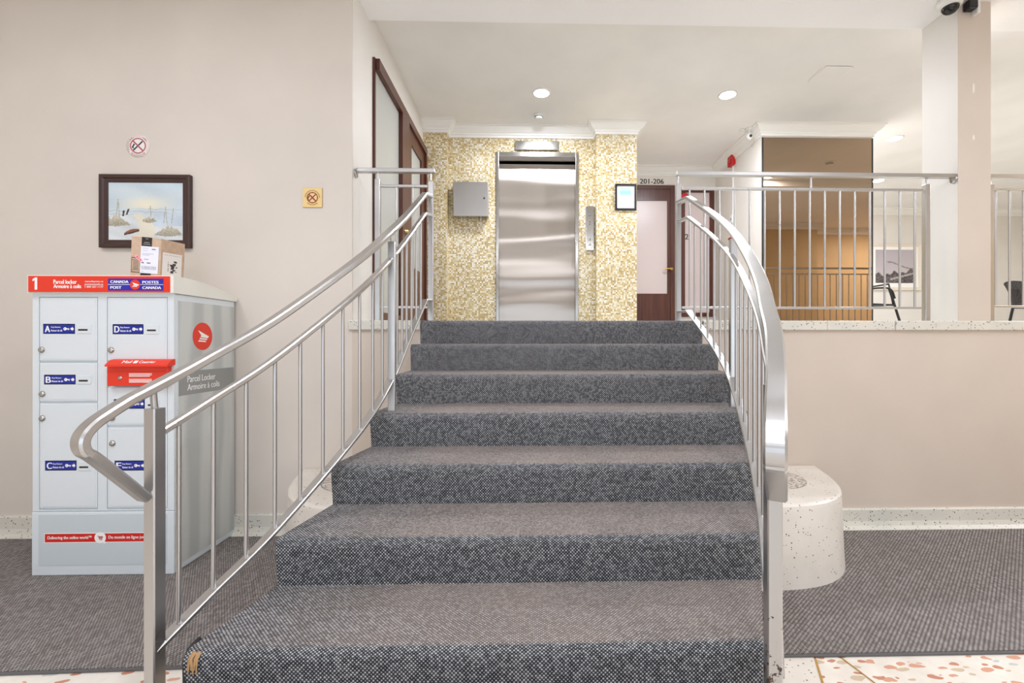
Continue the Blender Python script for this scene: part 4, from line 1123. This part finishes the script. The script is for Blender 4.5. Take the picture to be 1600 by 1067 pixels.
a_, b_ = atY(154, 271.5, Y0 - .03), atY(296, 387, Y0 - .03)
pa = thing('painting', 'beach dune painting in a dark brown frame above the parcel locker', 'painting', ((a_.x + b_.x) / 2, Y0, b_.z))
picture_frame(pa, a_.x, b_.x, b_.z, a_.z, Y0 - .0006, Y0 - .036, .054, M['frame_wood'])
rs = np.random.RandomState(4)
def f_paint(a, b):
    n1 = np.sin(a * 9 + 2 * np.sin(b * 7)) * .5 + np.sin(b * 17 + a * 5) * .3 + rs.uniform(-.6, .6, len(a))
    bb_ = b + .008 * np.sin(a * 31 + 2 * np.sin(a * 11)) + rs.uniform(-.006, .006, len(a))
    c = np.empty((len(a), 3)); sky = np.array([200, 216, 226.]); glow = np.array([236, 230, 210.])
    g = np.exp(-((a - .5) ** 2 / .1 + (b - .62) ** 2 / .018)); cl = np.exp(-((b - .82 - .05 * np.sin(a * 6)) ** 2 / .006)) * .5 * (1 + np.sin(a * 8))
    c[:] = sky + n1[:, None] * 7; c = c * (1 - g[:, None]) + glow * g[:, None]; c = c * (1 - .35 * cl[:, None]) + np.array([226, 228, 226.]) * .35 * cl[:, None]
    sea = (bb_ < .545) & (b > .42); c[sea] = (np.array([202, 214, 220.]) + (np.sin(bb_ * 120 + a * 4) * 10)[:, None] + n1[:, None] * 7)[sea]
    sand = bb_ < (.46 - .12 * np.abs(a - .45)); c[sand] = (np.array([216, 221, 224.]) + n1[:, None] * 10 + (np.sin(a * 14 + b * 30) * 5)[:, None])[sand]
    path = sand & (np.abs(a - .42 - .1 * np.sin(b * 8)) < .05 + .22 * (.46 - bb_)); c[path] = (np.array([230, 224, 206.]) + n1[:, None] * 7)[path]
    dune = (bb_ < .46 + .14 * (a - .62)) & (a > .6) & (b > .25); c[dune] = (np.array([200, 213, 224.]) + n1[:, None] * 12)[dune]
    jit = rs.uniform(-1, 1, len(a)); colj = np.sin(a * 61 + 3 * np.sin(a * 23)) * .5 + np.sin(a * 97) * .3
    for cx2, b0, w2, h2 in ((.1, .27, .2, .19), (.55, .33, .1, .1), (.8, .1, .19, .2)):
        u_ = np.abs(a - cx2) / w2; top = b0 + h2 * (1 - u_ ** 1.5) * (.75 + .3 * colj) + jit * .012
        soft = (b - b0) / h2; tuft = (u_ < 1) & (b > b0 - .03 * (1 - u_) + jit * .008) & (b < top)
        sh = rs.uniform(0, 1, len(a)) * .6 + .55 * soft; cc = np.where(sh[:, None] < .3, [122, 114, 92], np.where(sh[:, None] < .62, [168, 156, 126], [206, 196, 168])); mixk = .55 + .3 * rs.uniform(0, 1, len(a))
        c[tuft] = (c * (1 - mixk[:, None]) + cc * mixk[:, None])[tuft]
    for x_, sl, b0, b1 in ((.11, .08, .42, .72), (.15, -.05, .4, .66), (.57, -.06, .4, .6), (.78, -.08, .3, .58), (.84, .1, .3, .56), (.74, .05, .3, .5)):
        st = (np.abs(a - x_ - sl * (b - b0)) < .006) & (b > b0) & (b < b1); c[st] = c[st] * .5 + np.array([150, 138, 118.]) * .5
    for x_, sl, b0 in ((.2, .1, .42), (.245, .28, .44)):
        cat = (np.abs(a - x_ - sl * (b - b0)) < .012) & (b > b0) & (b < b0 + .1); c[cat] = [66, 52, 40]
    bo = (np.abs(a - .31) < .1) & (np.abs(b - .155 - .35 * (a - .31)) < .034 * (1 - ((a - .31) / .1) ** 2) + .004); c[bo] = [140, 92, 66]
    bo2 = (np.abs(a - .31) < .1) & (np.abs(b - .135 - .35 * (a - .31)) < .012); c[bo2] = [66, 46, 38]
    return c
print_panel('canvas', (a_.x + .05, Y0 - .016, b_.z + .05), (b_.x - a_.x - .1, 0, 0), (0, 0, a_.z - b_.z - .1), 150, 120, f_paint, M['print'], pa)

# no smoking signs on the left wall
p = atY(216, 228, Y0); r_ = 17.5 / 219
s1 = thing('no_smoking_sticker', 'round white no smoking sticker with a red ring above the painting', 'sign', (p.x, Y0, p.z))
MB().lathe([(.001, -.0015), (r_, -.0015), (r_, 0), (.001, 0)], (p.x, Y0 - .0006, p.z), mat('sticker_white', lin(240, 226, 222), 0.6), 48, 'Y').build('backing', s1)
k = r_ * .99
def f_ns(a, b):
    return nosmoke((240, 226, 222), (176, 92, 92), (44, 50, 58), (240, 232, 232), False)(a, b)
o1 = print_panel('printed_face', (p.x - k * .707, Y0 - .0026, p.z - k * .707), (k * 1.414, 0, 0), (0, 0, k * 1.414), 56, 56, lambda a, b: nosmoke((240, 226, 222), (176, 92, 92), (44, 50, 58), (240, 232, 232), False)((a - .5) * .76 + .5, (b - .5) * .76 + .5), M['print'], s1)
a_, b_ = atY(473.5, 294, Y0), atY(504, 324.5, Y0)
s2 = thing('no_smoking_plaque', 'square yellow no smoking plaque on the wall near the corner', 'sign', ((a_.x + b_.x) / 2, Y0, b_.z))
MB().cbox(a_.x, b_.x, Y0 - .006, Y0 - .0006, b_.z, a_.z, .001, M['brass']).build('backing', s2)
print_panel('printed_face', (a_.x + .001, Y0 - .0068, b_.z + .001), (b_.x - a_.x - .002, 0, 0), (0, 0, a_.z - b_.z - .002), 60, 60, nosmoke((238, 206, 140), (140, 70, 20), (104, 52, 14), (246, 200, 148), True), M['print'], s2)

# ------------------------------------------------------------------ downlights
def downlight(px, py, label, xyz=None, z=HC, power=P_DOWN):
    p = xyz or atD(px, py, (z - EYE) * F / (CY - py)); x, y_ = p[0], p[1]
    r_ = thing('downlight', label, 'light', (x, y_, z), 'round recessed ceiling lights')
    MB().lathe([(.096, 0), (.096, -.004), (.084, -.008), (.08, -.008), (.08, 0)], (x, y_, z - .0006), M['white_plastic'], 32).build('trim_ring', r_)
    MB().lathe([(.001, -.005), (.05, -.006), (.08, -.004), (.08, -.001)], (x, y_, z - .0006), M['lamp'], 32).build('lens', r_)
    l = bpy.data.lights.new('lamp', 'AREA'); l.shape = 'DISK'; l.size = .13; l.energy = power; l.color = (.9, .95, 1.04)
    lo_ = bpy.data.objects.new('lamp', l); COL.objects.link(lo_); lo_.parent = r_; lo_.location = (0, 0, -.012)


downlight(846, 145, 'round ceiling light above the steps, straight in front of the elevator')
downlight(1137, 148, 'round ceiling light in the middle of the hall, right of the elevator axis')
downlight(1398, 216, 'round ceiling light just right of the mirror pillar', power=P_DOWN * .75)
downlight(1372, 282, 'round ceiling light deep in the hall, low beside the mirror edge', power=P_DOWN * .75)
downlight(0, 0, 'round ceiling light seen only in the bronze mirror', (3.74, 3.7), power=P_DOWN * .75)
downlight(0, 0, 'round ceiling light far right, beyond the square column', (9.4, 5.0), power=P_DOWN * .6)  # extra hall lamp out of view, added for its light
# unseen fill panels added to the lobby ceiling, one inferred over the stair foot
for i, (x, y_) in enumerate(((-2.6, 1.2), (0.2, 0.6), (2.8, 1.4), (-1.2, -1.6), (1.6, -1.6), (7.5, 2.2))):
    nm = ('over the parcel locker', 'over the foot of the stairs', 'over the right floor mat', 'in the lobby behind the camera on the locker side', 'in the lobby behind the camera on the mirror side', 'over the far right of the lobby')[i]
    r_ = thing('unseen_panel_light', 'square white lobby ceiling light ' + nm, 'light', (x, y_, LC), 'lobby ceiling lights')
    m_ = MB().cbox(x - .32, x + .32, y_ - .32, y_ + .32, LC - .035, LC - .0006, .006, M['white_plastic']); m_.build('housing', r_)
    MB().box(x - .28, x + .28, y_ - .28, y_ + .28, LC - .037, LC - .035, emit('panel_diffuser', (1, .97, .92, 1), 3.0)).build('diffuser', r_)
    l = area('unseen_panel_lamp', (0, 0, -.05), (0, 0, 0), .5, .5, P_LOBBY * (1, 1.5, .9, 1, 1, 6)[i], (.9, .95, 1.05)); l.parent = r_

# smoke detector, sprinkler, hatch
def detector(p, label):
    r_ = thing('smoke_detector', label, 'detector', (p.x, p.y, HC))
    MB().lathe([(.06, -.0006), (.06, -.012), (.052, -.018), (.001, -.018)], (p.x, p.y, HC), M['white_plastic'], 28).build('base', r_)
    MB().lathe([(.046, -.018), (.042, -.036), (.03, -.044), (.001, -.046)], (p.x, p.y, HC), M['white_plastic'], 28).build('chamber', r_)
    MB().lathe([(.047, -.022), (.047, -.027), (.043, -.027), (.043, -.022)], (p.x, p.y, HC), M['lock_dark'], 28).build('vent_slot', r_)
zz = lambda px, py: atD(px, py, (HC - .03 - EYE) * F / (CY - py))
detector(zz(842, 184), 'white round smoke detector on the ceiling in front of the elevator')
detector(Vector((4.33, 4.25, 0)), 'round smoke detector seen reflected in the bronze mirror')
p = atD(1171, 203, (HC - .02 - EYE) * F / (CY - 203))
sd_ = thing('ceiling_camera', 'small white ball camera hanging from the ceiling near the pillar corner', 'camera', (p.x, p.y, HC))
MB().lathe([(.05, -.0006), (.05, -.012), (.02, -.02), (.012, -.022), (.012, -.07), (.001, -.07)], (p.x, p.y, HC), M['white_plastic'], 20).build('mount', sd_)
MB().lathe([(.001, -.062)] + [(.038 * math.sin(t), -.1 + .038 * math.cos(t)) for t in [i * math.pi / 10 for i in range(1, 10)]] + [(.001, -.138)], (p.x, p.y, HC), M['white_plastic'], 20).build('ball', sd_)
MB().lathe([(.001, -.042), (.014, -.042), (.018, -.034), (.018, -.025)], (p.x, p.y, HC - .104), M['lock_dark'], 16, 'Y').build('lens', sd_)
for s_ in (-1, 1): MB().lathe([(.001, -.0006), (.03, -.0006), (.03, -.01), (.022, -.018), (.001, -.02)], (p.x + s_ * .075, p.y + .03, HC), M['white_plastic'], 16).build('side_lobe', sd_)
a_, b_ = zz(1266, 130), zz(1327, 110)
q0, q1, q2, q3 = zz(1283, 109), zz(1329, 110), zz(1312, 132), zz(1265, 131)
ha = thing('access_hatch', 'flush square access hatch in the hall ceiling right of centre', 'hatch', ((q0.x + q1.x) / 2, (q0.y + q2.y) / 2, HC))
hx0_, hx1_, hy0_, hy1_ = (q0.x + q3.x) / 2, (q1.x + q2.x) / 2, (q2.y + q3.y) / 2, (q0.y + q1.y) / 2
MB().cbox(hx0_, hx1_, hy0_, hy1_, HC - .006, HC - .0006, .002, M['white']).build('frame', ha)
MB().cbox(hx0_ + .02, hx1_ - .02, hy0_ + .02, hy1_ - .02, HC - .009, HC - .006, .002, M['ceiling']).build('door', ha)

# dome camera and sensor on the lobby ceiling by the column
p = atD(1484, 2, (LC - .01 - EYE) * F / (CY - 2)); dx = thing('dome_camera', 'white dome security camera with a dark bubble on the ceiling by the column', 'camera', (p.x, p.y, LC))
MB().lathe([(.075, -.0006), (.078, -.03), (.07, -.05), (.055, -.058), (.001, -.058)], (p.x, p.y, LC), M['white_plastic'], 32).build('housing', dx)
MB().lathe([(.052 * math.cos(t), -.055 - .05 * math.sin(t)) for t in [i * math.pi / 14 for i in range(0, 7)]] + [(.001, -.105)], (p.x, p.y - .004, LC), M['dark_plastic'], 32).build('bubble', dx)
MB().lathe([(.001, -.078), (.016, -.076), (.016, -.066), (.001, -.066)], (p.x - .03, p.y, LC - .03), M['lock_dark'], 14, 'Y').build('indicator', dx)
p = atY(1519, 4, YCa - .03); ms = thing('motion_sensor', 'small dark sensor with a white bracket at the top of the column', 'sensor', (p.x, YCa, LC - .1))
MB().cbox(p.x - .045, p.x + .02, YCa - .06, YCa - .0006, LC - .085, LC - .02, .01, M['dark_plastic']).build('body', ms)
MB().cbox(p.x + .022, p.x + .045, YCa - .05, YCa - .0006, LC - .115, LC - .01, .006, M['white_plastic']).build('bracket', ms)

# ------------------------------------------------------------------ far end of the hall: picture and chairs
a_, b_ = atY(1352, 381, YF), atY(1438, 454, YF)
pf = thing('framed_print', 'grey landscape print in a wide cream frame on the far hall wall', 'picture', ((a_.x + b_.x) / 2, YF, b_.z))
picture_frame(pf, a_.x, b_.x, b_.z, a_.z, YF - .0006, YF - .04, .06, M['cream_frame'])
def f_land(a, b):
    c = np.empty((len(a), 3)); c[:] = (246, 243, 238); ins = (a > .13) & (a < .9) & (b > .1) & (b < .92)
    u, v_ = (a - .13) / .77, (b - .1) / .82; c[ins] = np.stack([200 - 20 * v_, 190 - 18 * v_, 192 - 14 * v_], 1)[ins]
    riv = ins & (np.abs(v_ - .55 - .1 * np.sin(u * 5)) < .02) & (u > .3); c[riv] = (140, 130, 130)
    lo2 = ins & (v_ < .28 + .18 * np.maximum(0, u - .35) + .07 * np.sin(u * 22) * np.sin(u * 9)); c[lo2] = np.array([84, 76, 76.]) + rs.uniform(-26, 40, lo2.sum())[:, None]
    sl = ins & (np.abs(v_ - .12 - .3 * (u - .4)) < .03) & (u > .4); c[sl] = (170, 162, 160); return c
print_panel('print', (a_.x + .058, YF - .018, b_.z + .058), (b_.x - a_.x - .116, 0, 0), (0, 0, a_.z - b_.z - .116), 60, 56, f_land, M['print'], pf)

# black patio chair, facing left
cz0 = LAND; cc = atY(1356, 480, 7.0); cx0, cy0 = cc.x, 7.0
ch = thing('patio_chair', 'black metal frame armchair with slanted legs below the framed print', 'chair', (cx0, cy0, cz0))
for s_ in (-1, 1):
    yy = cy0 + s_ * .27
    MB().tube(catmull([(cx0 - .24, yy, cz0 + .41), (cx0 - .25, yy, cz0 + .58), (cx0 - .18, yy, cz0 + .64), (cx0 + .06, yy, cz0 + .66), (cx0 + .16, yy, cz0 + .62), (cx0 + .21, yy, cz0 + .5)], 6), .014, M['black'], 8).build('arm', ch)
    MB().tube([(cx0 + .12, yy, cz0 + .66), (cx0 + .33, yy, cz0 + .015)], .017, M['black'], 8).build('leg', ch)
    MB().tube([(cx0 - .22, yy, cz0 + .42), (cx0 - .27, yy, cz0 + .015)], .015, M['black'], 8).build('leg', ch)
    MB().tube([(cx0 - .24, yy, cz0 + .42), (cx0 + .2, yy, cz0 + .4)], .014, M['black'], 8).build('seat_rail', ch)
MB().cbox(cx0 - .24, cx0 + .2, cy0 - .26, cy0 + .26, cz0 + .395, cz0 + .42, .008, M['black']).build('seat', ch)
MB().tube([(cx0 + .2, cy0 - .25, cz0 + .42), (cx0 + .13, cy0 - .25, cz0 + .72), (cx0 + .13, cy0 + .25, cz0 + .72), (cx0 + .2, cy0 + .25, cz0 + .42)], .014, M['black'], 8).build('backrest', ch)
# black wicker tub chair at the right edge
cc = atY(1601, 460, 6.4); cx0, cy0 = cc.x + .14, 6.4
wc = thing('wicker_chair', 'black woven wicker chair with flared back beyond the column', 'chair', (cx0, cy0, cz0))
rows = []
for i in range(7):
    t = i / 6; rr_ = .2 + .075 * t * t; zz_ = cz0 + .36 + .4 * t; row = []
    for k in range(17):
        ph = math.radians(-20 + 220 * k / 16); row.append((cx0 + math.cos(ph) * rr_ * 1.15, cy0 + .02 - math.sin(ph) * rr_ * -1, zz_ - (.16 * t * (1 - math.sin(max(0, min(math.pi, ph)))) if True else 0)))
    rows.append(row)
vs = [v for r in rows for v in r]; fs = [[i * 17 + k, i * 17 + k + 1, (i + 1) * 17 + k + 1, (i + 1) * 17 + k] for i in range(6) for k in range(16)]
wb = MB().add(vs, fs, M['wicker']).build('woven_back', wc); sm_ = wb.modifiers.new('thickness', 'SOLIDIFY'); sm_.thickness = .02
MB().lathe([(.001, .0), (.22, 0), (.24, .03), (.23, .06), (.001, .06)], (cx0, cy0, cz0 + .34), M['wicker'], 24).build('seat', wc)
for sx, sy_ in ((-1, -1), (1, -1), (-1, 1), (1, 1)):
    MB().tube([(cx0 + sx * .15, cy0 + sy_ * .15, cz0 + .35), (cx0 + sx * .19, cy0 + sy_ * .19, cz0)], .017, M['black'], 8).build('leg', wc)
